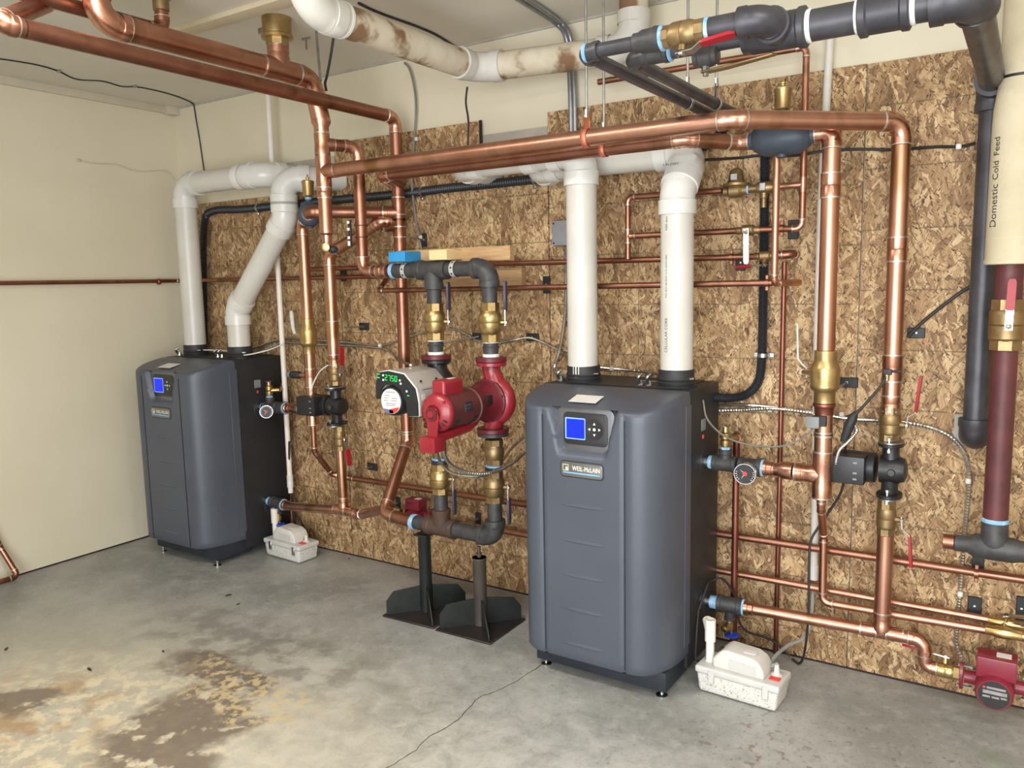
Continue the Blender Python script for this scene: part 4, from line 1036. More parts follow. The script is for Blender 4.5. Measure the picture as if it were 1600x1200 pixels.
# upper-left loop: from the ceiling valve to the front riser
zP = 2.245
yE = -0.541
zD = 2.059
r_ = run('copper_main', 'large copper main under the ceiling, dropping to the front riser on the left', 'copper pipe',
    [(X1, -1.43, 2.75), (X1, -1.43, zP), (X1, yE, zP), (X1, Y1+0.002, zD+0.02)], 0.039, 'copper', 'sweat', 'copper_fitting', group='copper mains')
MB().lathe((X1, Y1, zD+0.03), (0, 0, -1), [(0, 0.040), (0.012, 0.040), (0.028, 0.031), (0.055, 0.0305), (0.056, 0.028)], 24).build('reducer', 'copper_fitting', r_)
MB().cyl((X1, Y1, 1.63), (X1, Y1, zD), CR+0.001, 20).build('pipe', 'copper', r_)
yt = -0.708
tee(r_, (X1, yt, zP), (0, 1, 0), (0, 0, 1), 0.039, 0.038, L=0.17, Lb=0.088, m='copper')
tee(r_, (X1, Y1, ZH), (0, 0, 1), (1, 0, 0), CR+0.002, CR, L=0.13, Lb=0.075)
zq = 1.991
tee(r_, (X1, Y1, zq), (0, 0, 1), (X2-X1, Y2-Y1, 0), CR+0.002, CR*0.9, L=0.09, Lb=0.05, m='copper')
coupling(r_, (X1, Y1, 1.798), (0, 0, 1), CR+0.001, 0.05)
MB().lathe((X1, Y1, 1.64), (0, 0, -1), [(0, 0.030), (0.012, 0.030), (0.02, 0.022), (0.05, 0.020), (0.052, 0.024), (0.062, 0.024), (0.064, 0.016)], 20).build('reducer', 'copper_fitting', r_)
# drain cock under it
dc = thing('drain_cock', 'small brass drain cock hanging at the foot of the front riser', 'valve', (X1, Y1, 1.575))
MB().lathe((X1, Y1, 1.592), (0, 0, -1), [(0, 0.017), (0.016, 0.017), (0.018, 0.020), (0.030, 0.020), (0.034, 0.012)], 6).build('body', 'brass', dc)
d_ = V((0.55, -0.83, -0.1)).normalized()
MB().lathe(V((X1, Y1, 1.572)), d_, [(0, 0.012), (0.020, 0.012), (0.021, 0.017), (0.034, 0.017), (0.036, 0.010)], 12).build('spout', 'brass_bright', dc)
MB().ball((X1+0.030, Y1+0.004, 1.560), 0.020, (1.2, 1, 0.8), 12).build('cap', 'rubber_black', dc)

# ceiling valve over the tee
zv0 = zP+0.086
cv = thing('ceiling_valve', 'large brass ball valve rising from the copper tee to the ceiling', 'valve', (X1, yt, zv0))
MB().lathe((X1, yt, zv0), (0, 0, 1), [(0, 0.041), (0.002, 0.0455), (0.026, 0.0455), (0.027, 0.041)], 8).build('tail', 'brass', cv)
MB().lathe((X1, yt, zv0+0.025), (0, 0, 1), [(0, 0.048), (0.003, 0.060), (0.014, 0.060), (0.018, 0.054), (0.080, 0.056), (0.10, 0.052)], 28).build('body', 'brass', cv)
MB().box((X1-0.075, yt-0.03, zv0+0.05), (X1-0.045, yt-0.005, zv0+0.075), 0.003, 1).build('stem_bracket', 'zinc', cv)

# header running right along the wall, angled leg, near return riser
f0 = V((3.433, -0.495, ZH)); zr5 = 0.976
r_ = run('copper_header', 'long upper copper header above the near boiler, angling back to the rightmost riser', 'copper pipe',
    [(X1+0.07, Y1, ZH), (3.415, Y1, ZH), (X5, Y5, ZH), (X5, Y5, zr5)], CR+0.001, 'copper', 'sweat', 'copper_fitting', group='copper mains')
coupling(r_, (X5, Y5, 1.488), (0, 0, 1), CR+0.001, 0.075)
coupling(r_, (X5, Y5, 1.111), (0, 0, 1), CR+0.001, 0.085, 'copper_dull')
coupling(r_, (X5, Y5, 0.996), (0, 0, 1), CR, 0.05, 'copper')
# second header behind and below it: rear riser to the near air separator
H2z = 1.863
xs0 = 3.385
r2 = run('copper_header', 'lower copper header tucked behind the upper one, ending at the grey air separator', 'copper pipe',
    [(X3+0.02, Y3, H2z), (X3+0.12, -0.36, H2z), (xs0-0.17, -0.36, H2z), (xs0-0.04, -0.215, H2z-0.006), (xs0+0.02, -0.215, H2z-0.006)], CR-0.002, 'copper_dull', 'sweat', 'copper_fitting', group='copper mains')
# hanger straps and rods
def hanger(label, p, r, ztop, d=(1, 0, 0), m='copper_strap', rodm='rod'):
    p = V(p); d = V(d).normalized(); root = thing('pipe_hanger', label, 'pipe hanger', tuple(p), 'pipe hangers')
    side = d.cross(V((0, 0, 1))).normalized(); loop = []
    k = 20
    loop.append(p+V((0, 0, r+0.045)))
    for i in range(k+1):
        a = math.radians(100+340*i/k); loop.append(p+side*math.cos(a)*r+V((0, 0, math.sin(a)*r)))
    loop.append(p+V((0, 0, r+0.045)))
    vs = []; fs = []; w_ = 0.010
    for q in loop: vs += [q-d*w_, q+d*w_]
    for i in range(len(loop)-1): fs.append((2*i, 2*i+1, 2*i+3, 2*i+2))
    mb = MB().add(vs, fs); ob = mb.build('strap', m, root)
    sd = ob.modifiers.new('thickness', 'SOLIDIFY'); sd.thickness = 0.0018; sd.offset = 1
    MB().cyl(p+V((0, 0, r+0.035)), V((p.x, p.y, ztop)), 0.0045, 8).build('rod', rodm, root)
    MB().lathe(p+V((0, 0, r+0.036)), (0, 0, 1), [(0, 0.009), (0.008, 0.009), (0.008, 0.007), (0.026, 0.007)], 6).build('nut', 'zinc', root)
    return root
hp = 2.927
hanger('copper strap hanger on the upper header left of its middle', (hp, Y1, ZH), CR+0.0025, 2.437)
hp = 2.921
hanger('copper strap hanger on the lower header', (hp, -0.36, H2z), CR, 2.437)
# outlet and supply: air separator by the near risers
xs1 = 3.592
zs = H2z-0.006
def separator(label, c, d, L, R_):
    c = V(c); d = V(d).normalized(); root = thing('air_separator', label, 'air separator', tuple(c), 'air separators')
    MB().lathe(c-d*L/2, d, [(0, R_*0.50), (0.012, R_*0.52), (0.014, R_*0.62), (L*0.16, R_*0.86), (L*0.26, R_), (L*0.74, R_), (L*0.84, R_*0.86), (L-0.014, R_*0.62), (L-0.012, R_*0.52), (L, R_*0.50)], 28).build('body', 'separator_grey', root)
    MB().lathe(c+V((0, 0, R_*0.8)), (0, 0, 1), [(0, R_*0.75), (R_*0.25, R_*0.6), (R_*0.32, 0.016), (R_*0.5, 0.016)], 20).build('dome', 'separator_grey', root)
    t = c+V((0, 0, R_*1.28))
    MB().lathe(t, (0, 0, 1), [(0, 0.014), (0.006, 0.016), (0.014, 0.013)], 10).build('sealant', 'dope_blue', root)
    v = MB().lathe(t+V((0, 0, 0.010)), (0, 0, 1), [(0, 0.012), (0.006, 0.022), (0.010, 0.0245), (0.062, 0.0265), (0.066, 0.0285), (0.072, 0.0285), (0.076, 0.024), (0.078, 0.010)], 28).build('air_vent', 'brass', root)
    MB().lathe(t+V((0, 0, 0.087)), (0, 0, 1), [(0, 0.006), (0.008, 0.006), (0.009, 0.009), (0.013, 0.009), (0.014, 0.005), (0.026, 0.003)], 10).build('vent_cap', 'brass_bright', v)
    MB().lathe(c-V((0, 0, R_*1.12)), (0, 0, 1), [(0, 0.016), (R_*0.25, 0.018)], 12).build('drain_boss', 'separator_grey', root)
    return root
separator('grey air separator with brass vent behind the angled header near the right risers', ((xs0+xs1)/2, Y4, zs), (1, 0, 0), xs1-xs0, 0.056)
# near supply riser with check valve
zck = 1.085
r4 = run('copper_riser', 'copper supply riser with a brass check valve, left of the rightmost riser', 'copper pipe',
    [(xs1-0.015, Y4, zs), (X4, Y4, zs), (X4, Y4, zck+0.06)], CR+0.001, 'copper', 'sweat', 'copper_fitting', group='copper mains')
coupling(r4, (X4, Y4, 1.693), (0, 0, 1), CR+0.001, 0.075)
def check_valve(label, p, r):
    p = V(p); root = thing('check_valve', label, 'check valve', tuple(p), 'brass check valves')
    MB().lathe(p-V((0, 0, 0.088)), (0, 0, 1), [(0, r*1.02), (0.002, r*1.20), (0.036, r*1.20), (0.040, r*1.30), (0.050, r*1.62), (0.058, r*1.66), (0.062, r*1.60), (0.112, r*1.66), (0.122, r*1.55), (0.140, r*1.26), (0.144, r*1.26), (0.172, r*1.26), (0.174, r*1.02)], 28).build('body', 'brass', root)
    return root
cvR = check_valve('brass check valve marked 21 on the near supply riser', (X4, Y4, zck), CR+0.001)
letters('cast_mark', '21', (X4-0.004, Y4-(CR+0.001)*1.66-0.0004, zck+0.006), (1, 0, 0), (0, 0, 1), 0.030, 'brass_bright', cvR, wrap=((X4, Y4, 0), (0, 0, 1), (CR+0.001)*1.67))
tl = (3.650, -0.215, 0.757)
r4b = run('copper_riser', 'copper supply tee and drop between the check valve and the lower pipes', 'copper pipe',
    [(X4, Y4, zck-0.08), (X4, Y4, tl[2]-0.075)], CR+0.001, 'copper', 'sweat', 'copper_fitting', root=thing('copper_riser', 'copper supply tee and tailpiece below the near check valve', 'copper pipe', (X4, Y4, zck-0.08), 'copper mains'))
tee(r4b, (X4, Y4, tl[2]), (0, 0, 1), (-1, 0.02, -0.01), CR+0.002, CR+0.001, L=0.155, Lb=0.085)
MB().lathe((X4, Y4, zck-0.085), (0, 0, -1), [(0, 0.030), (0.004, 0.036), (0.012, 0.036), (0.018, 0.031), (0.04, 0.030)], 20).build('adapter', 'copper_dark', r4b)
coupling(r4b, (X4, Y4, 0.894), (0, 0, 1), CR+0.001, 0.012)
MB().lathe((X4, Y4, tl[2]-0.075), (0, 0, -1), [(0, 0.0295), (0.006, 0.029), (0.012, 0.016), (0.016, 0.016)], 20).build('reducer', 'copper_fitting', r4b)
# supply nipple, tees and gauge from the near boiler
def supply(pfx, bx, py, pz, ex, ey, ez, label, rel, gauge_side):
    a = V((bx, py, pz)); b = V((ex, ey, ez)); d = (b-a).normalized(); Lt = (b-a).length
    root = thing('supply_branch', label, 'copper pipe', tuple(a), 'boiler supply branches')
    MB().lathe(a-d*0.01, d, [(0, 0.021), (0.03, 0.021), (0.031, 0.0235), (0.045, 0.0235)], 20).build('nipple', 'chrome', root)
    MB().lathe(a+d*0.034, d, [(0, 0.024), (0.012, 0.0245), (0.016, 0.022)], 20).build('sealant', 'dope_blue', root)
    MB().lathe(a+d*0.048, d, [(0, 0.026), (0.002, 0.030), (0.016, 0.030), (0.018, 0.0275), (0.070, 0.0275), (0.072, 0.030), (0.086, 0.030), (0.088, 0.026)], 24).build('iron_tee', 'iron', root)
    t = a+d*0.092
    MB().lathe(t-d*0.001+d*0.048, d, [(-0.05, 0.0235), (-0.040, 0.024), (-0.036, 0.022)], 20).build('sealant', 'dope_blue', root)
    MB().lathe(a+d*0.142, d, [(0, 0.026), (0.002, 0.031), (0.016, 0.031), (0.018, 0.0285), (0.062, 0.0285), (0.064, 0.033), (0.080, 0.033), (0.082, 0.026)], 24).build('iron_tee', 'iron', root)
    MB().lathe(a+d*0.223, d, [(0, 0.030), (0.006, 0.030), (0.008, 0.024)], 20).build('sealant', 'dope_blue', root)
    MB().lathe(a+d*0.229, d, [(0, 0.027), (0.012, 0.027), (0.014, 0.0245), (0.030, 0.0245), (0.031, 0.022)], 20).build('adapter', 'copper_fitting', root)
    MB().cyl(a+d*0.25, a+d*(Lt-0.10), 0.0212, 20).build('pipe', 'copper', root)
    MB().lathe(a+d*(Lt-0.135), d, [(0, 0.022), (0.002, 0.0235), (0.016, 0.0235), (0.026, 0.0300), (0.060, 0.0300), (0.061, 0.028)], 20).build('reducer', 'copper_fitting', root)
    coupling(root, a+d*(Lt-0.084), d, CR, 0.014)
    # relief valve on the first tee
    q = a+d*0.092
    MB().lathe(q, (0, 0, 1), [(0, 0.020), (0.034, 0.022), (0.036, 0.024), (0.050, 0.024), (0.052, 0.018)], 16).build('boss', 'iron', root)
    MB().lathe(q+V((0, 0, 0.05)), (0, 0, 1), [(0, 0.017), (0.010, 0.017), (0.011, 0.015)], 8).build('sealant', 'dope_blue', root)
    return root, a, d
sb, sa, sd_ = supply('near', 3.222, -0.205, 0.757, X4-0.02, Y4, tl[2], 'black and copper supply branch out of the near boiler', None, None)
def relief(label, q, side):
    q = V(q); root = thing('relief_valve', label, 'relief valve', tuple(q), 'relief valves')
    MB().lathe(q, (0, 0, 1), [(0, 0.014), (0.012, 0.018), (0.026, 0.018), (0.028, 0.014), (0.034, 0.019), (0.052, 0.019), (0.056, 0.012), (0.075, 0.010), (0.076, 0.004)], 12).build('body', 'brass', root)
    MB().tube([q+V((0, 0, 0.03)), q+V(side).normalized()*0.05+V((0, 0, 0.03))], 0.012, 12).build('outlet', 'brass', root)
    MB().box(q+V((-0.004, -0.018, 0.076)), q+V((0.004, 0.018, 0.080)), 0.001, 1).build('test_lever', 'zinc', root)
    return root
q = sa+sd_*0.092+V((0, 0, 0.058))
relief('brass relief valve on the near boiler supply branch', q, (0.6, 0.8, 0))
dx = 3.311
run('relief_drain_pipe', 'thin copper relief drain dropping to the floor right of the near boiler', 'copper pipe', [tuple(q+V((0.03, 0.04, 0.03))), (dx, -0.07, q.z+0.03), (dx, -0.07, 0.02)], 0.0125, 'copper_dark', 'sweat', 'copper_dull', n=14, R=0.02)
def gauge(label, c, d, r_=0.033, stem=0.05):
    c = V(c); d = V(d).normalized(); root = thing('pressure_gauge', label, 'gauge', tuple(c), 'boiler gauges')
    u, w_ = frame(d)
    up = V((0, 0, 1)); ux = up.cross(d).normalized(); 
    MB().lathe(c-d*stem, d, [(0, 0.010), (stem-0.018, 0.010)], 10).build('stem', 'brass_old', root)
    MB().lathe(c-d*0.018, d, [(0, r_*0.93), (0.003, r_), (0.018, r_), (0.021, r_*0.97), (0.021, r_*0.90), (0.017, r_*0.90)], 36, caps=False).build('case', 'chrome', root)
    f = MB().lathe(c-d*0.004, d, [(0, r_*0.91), (0.002, r_*0.91)], 36).build('dial', 'gauge_face', root)
    z = c-d*0.0015
    for i in range(20):
        a = math.radians(225-270*i/19); dirv = ux*math.cos(a)+up*math.sin(a); sdv = d.cross(dirv)
        w2 = 0.0008; r0 = r_*0.70; r1 = r_*(0.86 if i % 2 else 0.80)
        vs = [z+dirv*r0+sdv*w2, z+dirv*r0-sdv*w2, z+dirv*r1-sdv*w2, z+dirv*r1+sdv*w2]
        MB().add(vs, [(0, 1, 2, 3)]).build('tick', 'icon_white', f)
    for a, ln, m in ((140, 0.62, 'icon_white'), (235, 0.62, 'icon_white')):
        a = math.radians(a); dirv = ux*math.cos(a)+up*math.sin(a); sdv = d.cross(dirv)
        MB().add([z+d*0.0006+sdv*0.0012, z+d*0.0006-sdv*0.0012, z+d*0.0006+dirv*r_*ln], [(0, 1, 2)]).build('needle', m, f)
    MB().lathe(z, d, [(0, r_*0.22), (0.0012, r_*0.20)], 14).build('hub', 'needle_red', f)
    return root
gq = sa+sd_*0.175
gd = V((0.12, -0.99, -0.08)).normalized()
gauge('round dial gauge on the near boiler supply branch', gq+gd*0.070+V((0, 0, -0.006)), gd, 0.038, 0.05)
# near return riser below the pump and return pipe
def motor_pump(label, px, py, z, L=0.17):
    root = thing('circulator_pump', label, 'circulator pump', (px, py, z), 'black circulators')
    mb = MB().lathe((px+0.01, py, z), (-1, 0, 0), [(-0.040, 0.022), (-0.034, 0.038), (-0.010, 0.046), (0.020, 0.046), (0.040, 0.046)], 28)
    mb.tube([(px, py, z+0.085), (px, py, z+0.05), (px+0.004, py, z)], [0.026, 0.026, 0.036], 18)
    mb.tube([(px, py, z-0.085), (px, py, z-0.05), (px+0.004, py, z)], [0.026, 0.026, 0.036], 18)
    mb.build('volute', 'pump_black', root)
    for s in (1, -1):
        zz = z+s*0.085
        pl = [V((px+0.040*math.cos(a), py+0.060*math.sin(a), zz-0.006)) for a in [2*PI*i/20 for i in range(20)]]
        MB().prism(pl, (0, 0, 0.012), 0.002, 1).build('flange', 'pump_black', root)
        pl = [V((px+0.038*math.cos(a), py+0.056*math.sin(a), zz+s*0.007-0.003)) for a in [2*PI*i/20 for i in range(20)]]
        MB().prism(pl, (0, 0, 0.006)).build('counter_flange', 'zinc', root)
        for sx in (-1, 1):
            MB().lathe((px, py+sx*0.046, zz-0.022), (0, 0, 1), [(0, 0.007), (0.010, 0.007), (0.010, 0.004), (0.040, 0.004), (0.040, 0.007), (0.048, 0.007)], 6).build('bolt', 'zinc', root)
    for i, (t0, t1, rr_) in enumerate(((0.042, 0.056, 0.050), (0.060, 0.074, 0.050))):
        MB().lathe((px, py, z), (-1, 0, 0), [(t0, rr_-0.004), (t0+0.003, rr_), (t1-0.003, rr_), (t1, rr_-0.004)], 28).build('cooling_rib', 'pump_black', root)
    MB().lathe((px, py, z), (-1, 0, 0), [(0.05, 0.050), (L-0.02, 0.052), (L-0.006, 0.048), (L, 0.02)], 28).build('motor_can', 'pump_black', root)
    bx_ = MB().box((px-L+0.0, py-0.082, z-0.046), (px-0.066, py-0.020, z+0.046), 0.006, 2).build('terminal_box', 'pump_black', root)
    for dz in (0.024, -0.010, -0.030):
        MB().box((px-0.10, py-0.0828, z+dz), (px-0.088, py-0.0815, z+dz+0.006)).build('terminal_mark', 'box_grey', bx_)
    MB().lathe((px-0.012+0.022, py-0.052, z), (0, -1, 0), [(0, 0.012), (0.006, 0.010)], 12).build('vent_plug', 'iron', root)
    return root
zpR = 0.778
motor_pump('black circulator pump on the rightmost riser', X5+0.006, Y5, zpR, 0.175)
ball_valve('brass isolation valve with red upright lever above the near black circulator', (X5, Y5, zpR+0.150), (0, 0, 1), CR-0.002, 0.112, 'brass_old', 'lever_red', (0.10, -0.1, 1), (1, -0.12, 0), 0.165, wide=1.3, lw=0.013, ps=0.02)
zlv = 0.601
ball_valve('brass isolation valve with red hanging lever below the near black circulator', (X5, Y5, zlv+0.012), (0, 0, 1), CR-0.004, 0.115, 'brass_old', 'lever_red', (0.10, -0.1, -1), (1, -0.12, 0), 0.150, wide=1.3, lw=0.013, ps=0.02)
MB_ = MB().lathe((X5, Y5, zpR-0.132), (0, 0, 1), [(0, 0.026), (0.002, 0.029), (0.036, 0.029), (0.038, 0.024)], 8)
tag(MB_.build('hex_adapter', 'brass_old'), 'brass hex adapter right under the near black circulator', 'pipe fitting')
zrt = 0.217
rr_ = run('copper_riser', 'copper return drop below the near black circulator', 'copper pipe', [(X5, Y5, zlv-0.045), (X5, Y5, zrt+0.02)], CR-0.001, 'copper', root=thing('copper_riser', 'copper return drop from the brass valve down to the low return pipe', 'copper pipe', (X5, Y5, zlv), 'copper mains'))
tee(rr_, (X5, Y5, zrt), (1, 0.06, 0), (0, 0, 1), 0.0215, CR-0.001, L=0.13, Lb=0.07)
yR = -0.16
e1 = (3.962, -0.130, 0.215); zlow = 0.130
rb = run('copper_return', 'low copper return pipe right of the near boiler, elbowing down toward the red circulator', 'copper pipe',
    [(3.40, yR, zrt+0.004), (X5, Y5, zrt), (e1[0], -0.125, zrt), (e1[0], -0.125, zlow), (e1[0]+0.05, -0.125, zlow)], 0.0205, 'copper', 'sweat', 'copper_fitting')
def return_head(label, bx, py, pz, d):
    a = V((bx, py, pz)); d = V(d).normalized(); root = thing('return_branch', label, 'pipe fitting', tuple(a), 'boiler return branches')
    MB().lathe(a-d*0.01, d, [(0, 0.021), (0.028, 0.021)], 20).build('nipple', 'chrome', root)
    MB().lathe(a+d*0.016, d, [(0, 0.023), (0.024, 0.0245), (0.028, 0.022)], 20).build('sealant', 'dope_blue', root)
    MB().lathe(a+d*0.042, d, [(0, 0.027), (0.002, 0.032), (0.016, 0.032), (0.018, 0.029), (0.072, 0.029), (0.074, 0.033), (0.090, 0.033), (0.092, 0.026)], 24).build('iron_tee', 'iron', root)
    MB().lathe(a+d*0.134, d, [(0, 0.030), (0.006, 0.030), (0.008, 0.024)], 20).build('sealant', 'dope_blue', root)
    MB().lathe(a+d*0.140, d, [(0, 0.027), (0.014, 0.027), (0.016, 0.024), (0.032, 0.024), (0.034, 0.021)], 20).build('adapter', 'copper_fitting', root)
    q = a+d*0.088
    MB().lathe(q, (0, 0, -1), [(0, 0.018), (0.044, 0.018), (0.046, 0.021), (0.056, 0.021), (0.058, 0.014)], 14).build('boss', 'iron', root)
    return root, q+V((0, 0, -0.056))
rh, q = return_head('black iron return tee at the foot of the near boiler', 3.238, -0.172, 0.221, (1, 0.05, 0.01))
def boiler_drain(label, q, d):
    q = V(q); d = V(d).normalized(); root = thing('drain_valve', label, 'drain valve', tuple(q), 'boiler drain valves')
    MB().lathe(q, (0, 0, -1), [(0, 0.010), (0.010, 0.011), (0.012, 0.014), (0.036, 0.014), (0.040, 0.008)], 12).build('body', 'brass', root)
    MB().lathe(q+V((0, 0, -0.024)), d, [(0, 0.009), (0.016, 0.010), (0.017, 0.014), (0.034, 0.014), (0.036, 0.010), (0.030, 0.009)], 14, caps=False).build('spout', 'brass_bright', root)
    c = q+V((0.008, 0.0, -0.052)); mb = MB()
    for i in range(20):
        pass
    mb.lathe(c, (0, 0, -1), [(0, 0.020), (0.003, 0.027), (0.008, 0.028), (0.011, 0.022)], 10)
    mb.build('handwheel', 'knob_blue', root, ang=20)
    MB().cyl(q+V((0, 0, -0.03)), c, 0.004, 8).build('stem', 'brass', root)
    return root
boiler_drain('brass drain valve with blue handwheel at the near boiler', q, (-0.3, -0.9, -0.15))
bv = 4.021
ball_valve('brass ball valve with red lever just left of the small red circulator', (bv, -0.125, zlow), (1, 0, 0), 0.0175, 0.085, 'brass_bright', 'lever_red', (-1, 0.1, 0.05), (0, 0.45, 1), 0.13, wide=1.35)

# far boiler: supply riser with check valve, pumped return riser
z0t = 1.701
zc0 = 1.168; zt0 = 0.803
sc_ = V((1.405, -0.315, 1.732))
r0 = run('copper_riser', 'copper supply riser of the far boiler between its grey separator and brass check valve', 'copper pipe',
    [(sc_.x-0.04, sc_.y+0.04, sc_.z-0.01), (X0, Y0, sc_.z-0.01), (X0, Y0, zc0+0.085)], CR, 'copper', 'sweat', 'copper_fitting', group='copper mains')
check_valve('brass check valve on the far boiler supply riser', (X0, Y0, zc0), CR*0.94)
r0b = thing('copper_riser', 'copper supply tee below the far check valve', 'copper pipe', (X0, Y0, zc0-0.08), 'copper mains')
MB().cyl((X0, Y0, zc0-0.08), (X0, Y0, zt0-0.06), CR, 20).build('pipe', 'copper', r0b)
tee(r0b, (X0, Y0, zt0), (0, 0, 1), (-1, 0, 0), CR+0.001, CR, L=0.15, Lb=0.08)
coupling(r0b, (X0, Y0, zt0+0.16), (0, 0, 1), CR, 0.09, 'copper')
MB().lathe((X0, Y0, zt0-0.072), (0, 0, -1), [(0, 0.029), (0.006, 0.028), (0.012, 0.016), (0.016, 0.016)], 20).build('reducer', 'copper_fitting', r0b)
sbl, sal, sdl = supply('far', 0.800, -0.165, 0.784, X0-0.02, Y0, zt0, 'black and copper supply branch out of the far boiler', None, None)
q = sal+sdl*0.092+V((0, 0, 0.058))
relief('brass relief valve elbow on the far boiler supply branch', q, (0.6, 0.6, 0))
dx = 0.868
run('relief_drain_pipe', 'thin copper relief drain dropping beside the far boiler', 'copper pipe', [tuple(q+V((0.03, 0.04, 0.03))), (dx, -0.05, q.z+0.05), (dx, -0.05, 0.10)], 0.0115, 'copper_dull', 'sweat', 'copper_dull', n=14, R=0.02)
gauge('round dial gauge on the far boiler supply branch', sal+sdl*0.10+V((0.045, -0.07, -0.010)), (0.75, -0.66, 0), 0.034, 0.06)
# safety switch on a side stub of the far riser
zsw = 0.972
rw = thing('flow_switch', 'black switch on a copper side stub of the far supply riser', 'switch', (X0-0.12, Y0, zsw))
MB().lathe((X0-0.02, Y0, zsw), (-1, 0, 0), [(0, 0.014), (0.03, 0.014), (0.031, 0.012), (0.060, 0.012)], 14).build('stub', 'copper', rw)
MB().lathe((X0-0.072, Y0, zsw), (-1, 0, 0), [(0, 0.016), (0.004, 0.019), (0.060, 0.019), (0.064, 0.016)], 16).build('housing', 'rubber_black', rw)
MB().lathe((X0-0.134, Y0, zsw), (-1, 0, 0), [(0, 0.017), (0.004, 0.017), (0.030, 0.013)], 8).build('plug', 'box_grey', rw)
# grey separator facing into the room, angled leg back to the rear riser
dsep = V((0.72, -0.69, 0)).normalized()
separator('grey round air separator with brass vent above the far supply riser', sc_, dsep, 0.12, 0.053)
zl = 1.733
el = sc_+dsep*0.115
r_ = run('copper_branch', 'copper branch from the far air separator back to the rear riser', 'copper pipe',
    [tuple(sc_+dsep*0.045), (el.x, el.y, sc_.z+0.004), (X3-0.045, Y3-0.03, zl), ], CR, 'copper_dull', 'sweat', 'copper_dull', R=0.05, group='copper mains')
# rear riser from the ceiling main down to the low manifold
zU = 2.147
dA = (1.785, -0.120, 0.679); dB = (1.826, YP, ZB+0.012)
r3 = run('copper_riser', 'long rear copper riser behind the pumps, fed from the lower ceiling main', 'copper pipe',
    [(X3, -1.70, zU), (X3, Y3, zU), (X3, Y3, dA[2]), dB, (1.99, YP, ZB)], CR, 'copper_dull', 'sweat', 'copper_fitting', group='copper mains')
tee(r3, (X3, Y3, zl), (0, 0, 1), (-0.8, -0.6, 0), CR, CR, L=0.13, Lb=0.07, m='copper_dull')
tee(r3, (X3, Y3, 1.702-0.03), (0, 0, 1), (-1, -0.2, 0), CR, CR*0.8, L=0.10, Lb=0.07, m='copper_dull')
coupling(r3, (X3, Y3, 0.698), (0, 0, 1), CR, 0.06)
# ceiling returns at far left
q0 = V((X3, -1.70, zU)); q1 = V((1.57, -1.52, 2.30))
run('copper_main', 'copper return bend at the top left corner of the ceiling pipes', 'copper pipe', [(X3, -1.695, zU), (X3, -1.765, zU), tuple(q1)], CR, 'copper_dull', 'sweat', 'copper_dull', R=0.06, group='copper mains')
xq = 1.622; yq = -1.151; zq4 = 2.296
run('copper_main', 'smaller copper main behind the large one, turning up into a brass valve', 'copper pipe', [(xq, -2.1, zq4), (xq, yq, zq4), (xq, yq, zq4+0.075)], 0.023, 'copper_dull', 'sweat', 'copper_dull', group='copper mains')
u_ = thing('ceiling_valve', 'dull brass valve at the top left edge above the smaller main', 'valve', (xq, yq, zq4+0.07))
MB().lathe((xq, yq, zq4+0.065), (0, 0, 1), [(0, 0.024), (0.002, 0.027), (0.04, 0.027), (0.042, 0.034), (0.052, 0.034), (0.056, 0.030), (0.11, 0.030)], 20).build('body', 'brass_old', u_)
# front riser cross-over and pump-manifold drop
r_ = run('copper_branch', 'copper drop from the front riser to the pump manifold', 'copper pipe',
    [(X1+(X2-X1)*0.3, Y1+(Y2-Y1)*0.3, zq), (X2, Y2, zq), (X2, Y2, ZT+0.004), (1.94, YP, ZT)], CR*0.92, 'copper_dull', 'sweat', 'copper_fitting', group='copper mains')
coupling(r_, (1.88, YP, ZT), (1, 0, 0), CR, 0.05, 'copper_fitting')
MB().lathe((1.905, YP, ZT), (1, 0, 0), [(0, 0.029), (0.012, 0.029), (0.014, 0.025), (0.020, 0.025), (0.022, 0.030), (0.030, 0.030)], 20).build('adapter', 'copper_dark', r_)
# black-and-white thermometer strip zip-tied on the drop
ts = thing('sensor_strip', 'black strip with white squares tied to the manifold drop', 'sensor', (X2-0.035, Y2-0.035, 1.62))
zs0 = 1.687; zs1 = 1.576; xt = 1.914
xt = X2-0.036
MB().box((xt-0.004, Y2-0.038, zs1), (xt+0.010, Y2-0.030, zs0), 0.001, 1).build('strip', 'wire_black', ts)
for k, f_ in enumerate((0.04, 0.30, 0.62, 0.80)):
    h = zs0-zs1
    MB().box((xt-0.009, Y2-0.0385, zs0-h*f_-h*(0.10 if k < 3 else 0.18)), (xt+0.0045, Y2-0.0375, zs0-h*f_)).build('white_square', 'icon_white', ts)
for f_ in (0.22, 0.66):
    MB().lathe((X2, Y2, zs0-(zs0-zs1)*f_), (0, 0, 1), [(-0.002, CR*0.92+0.0004), (-0.002, CR+0.0006), (0.002, CR+0.0006), (0.002, CR*0.92+0.0004)], 20, caps=False).build('cable_tie', 'wire_black', ts)
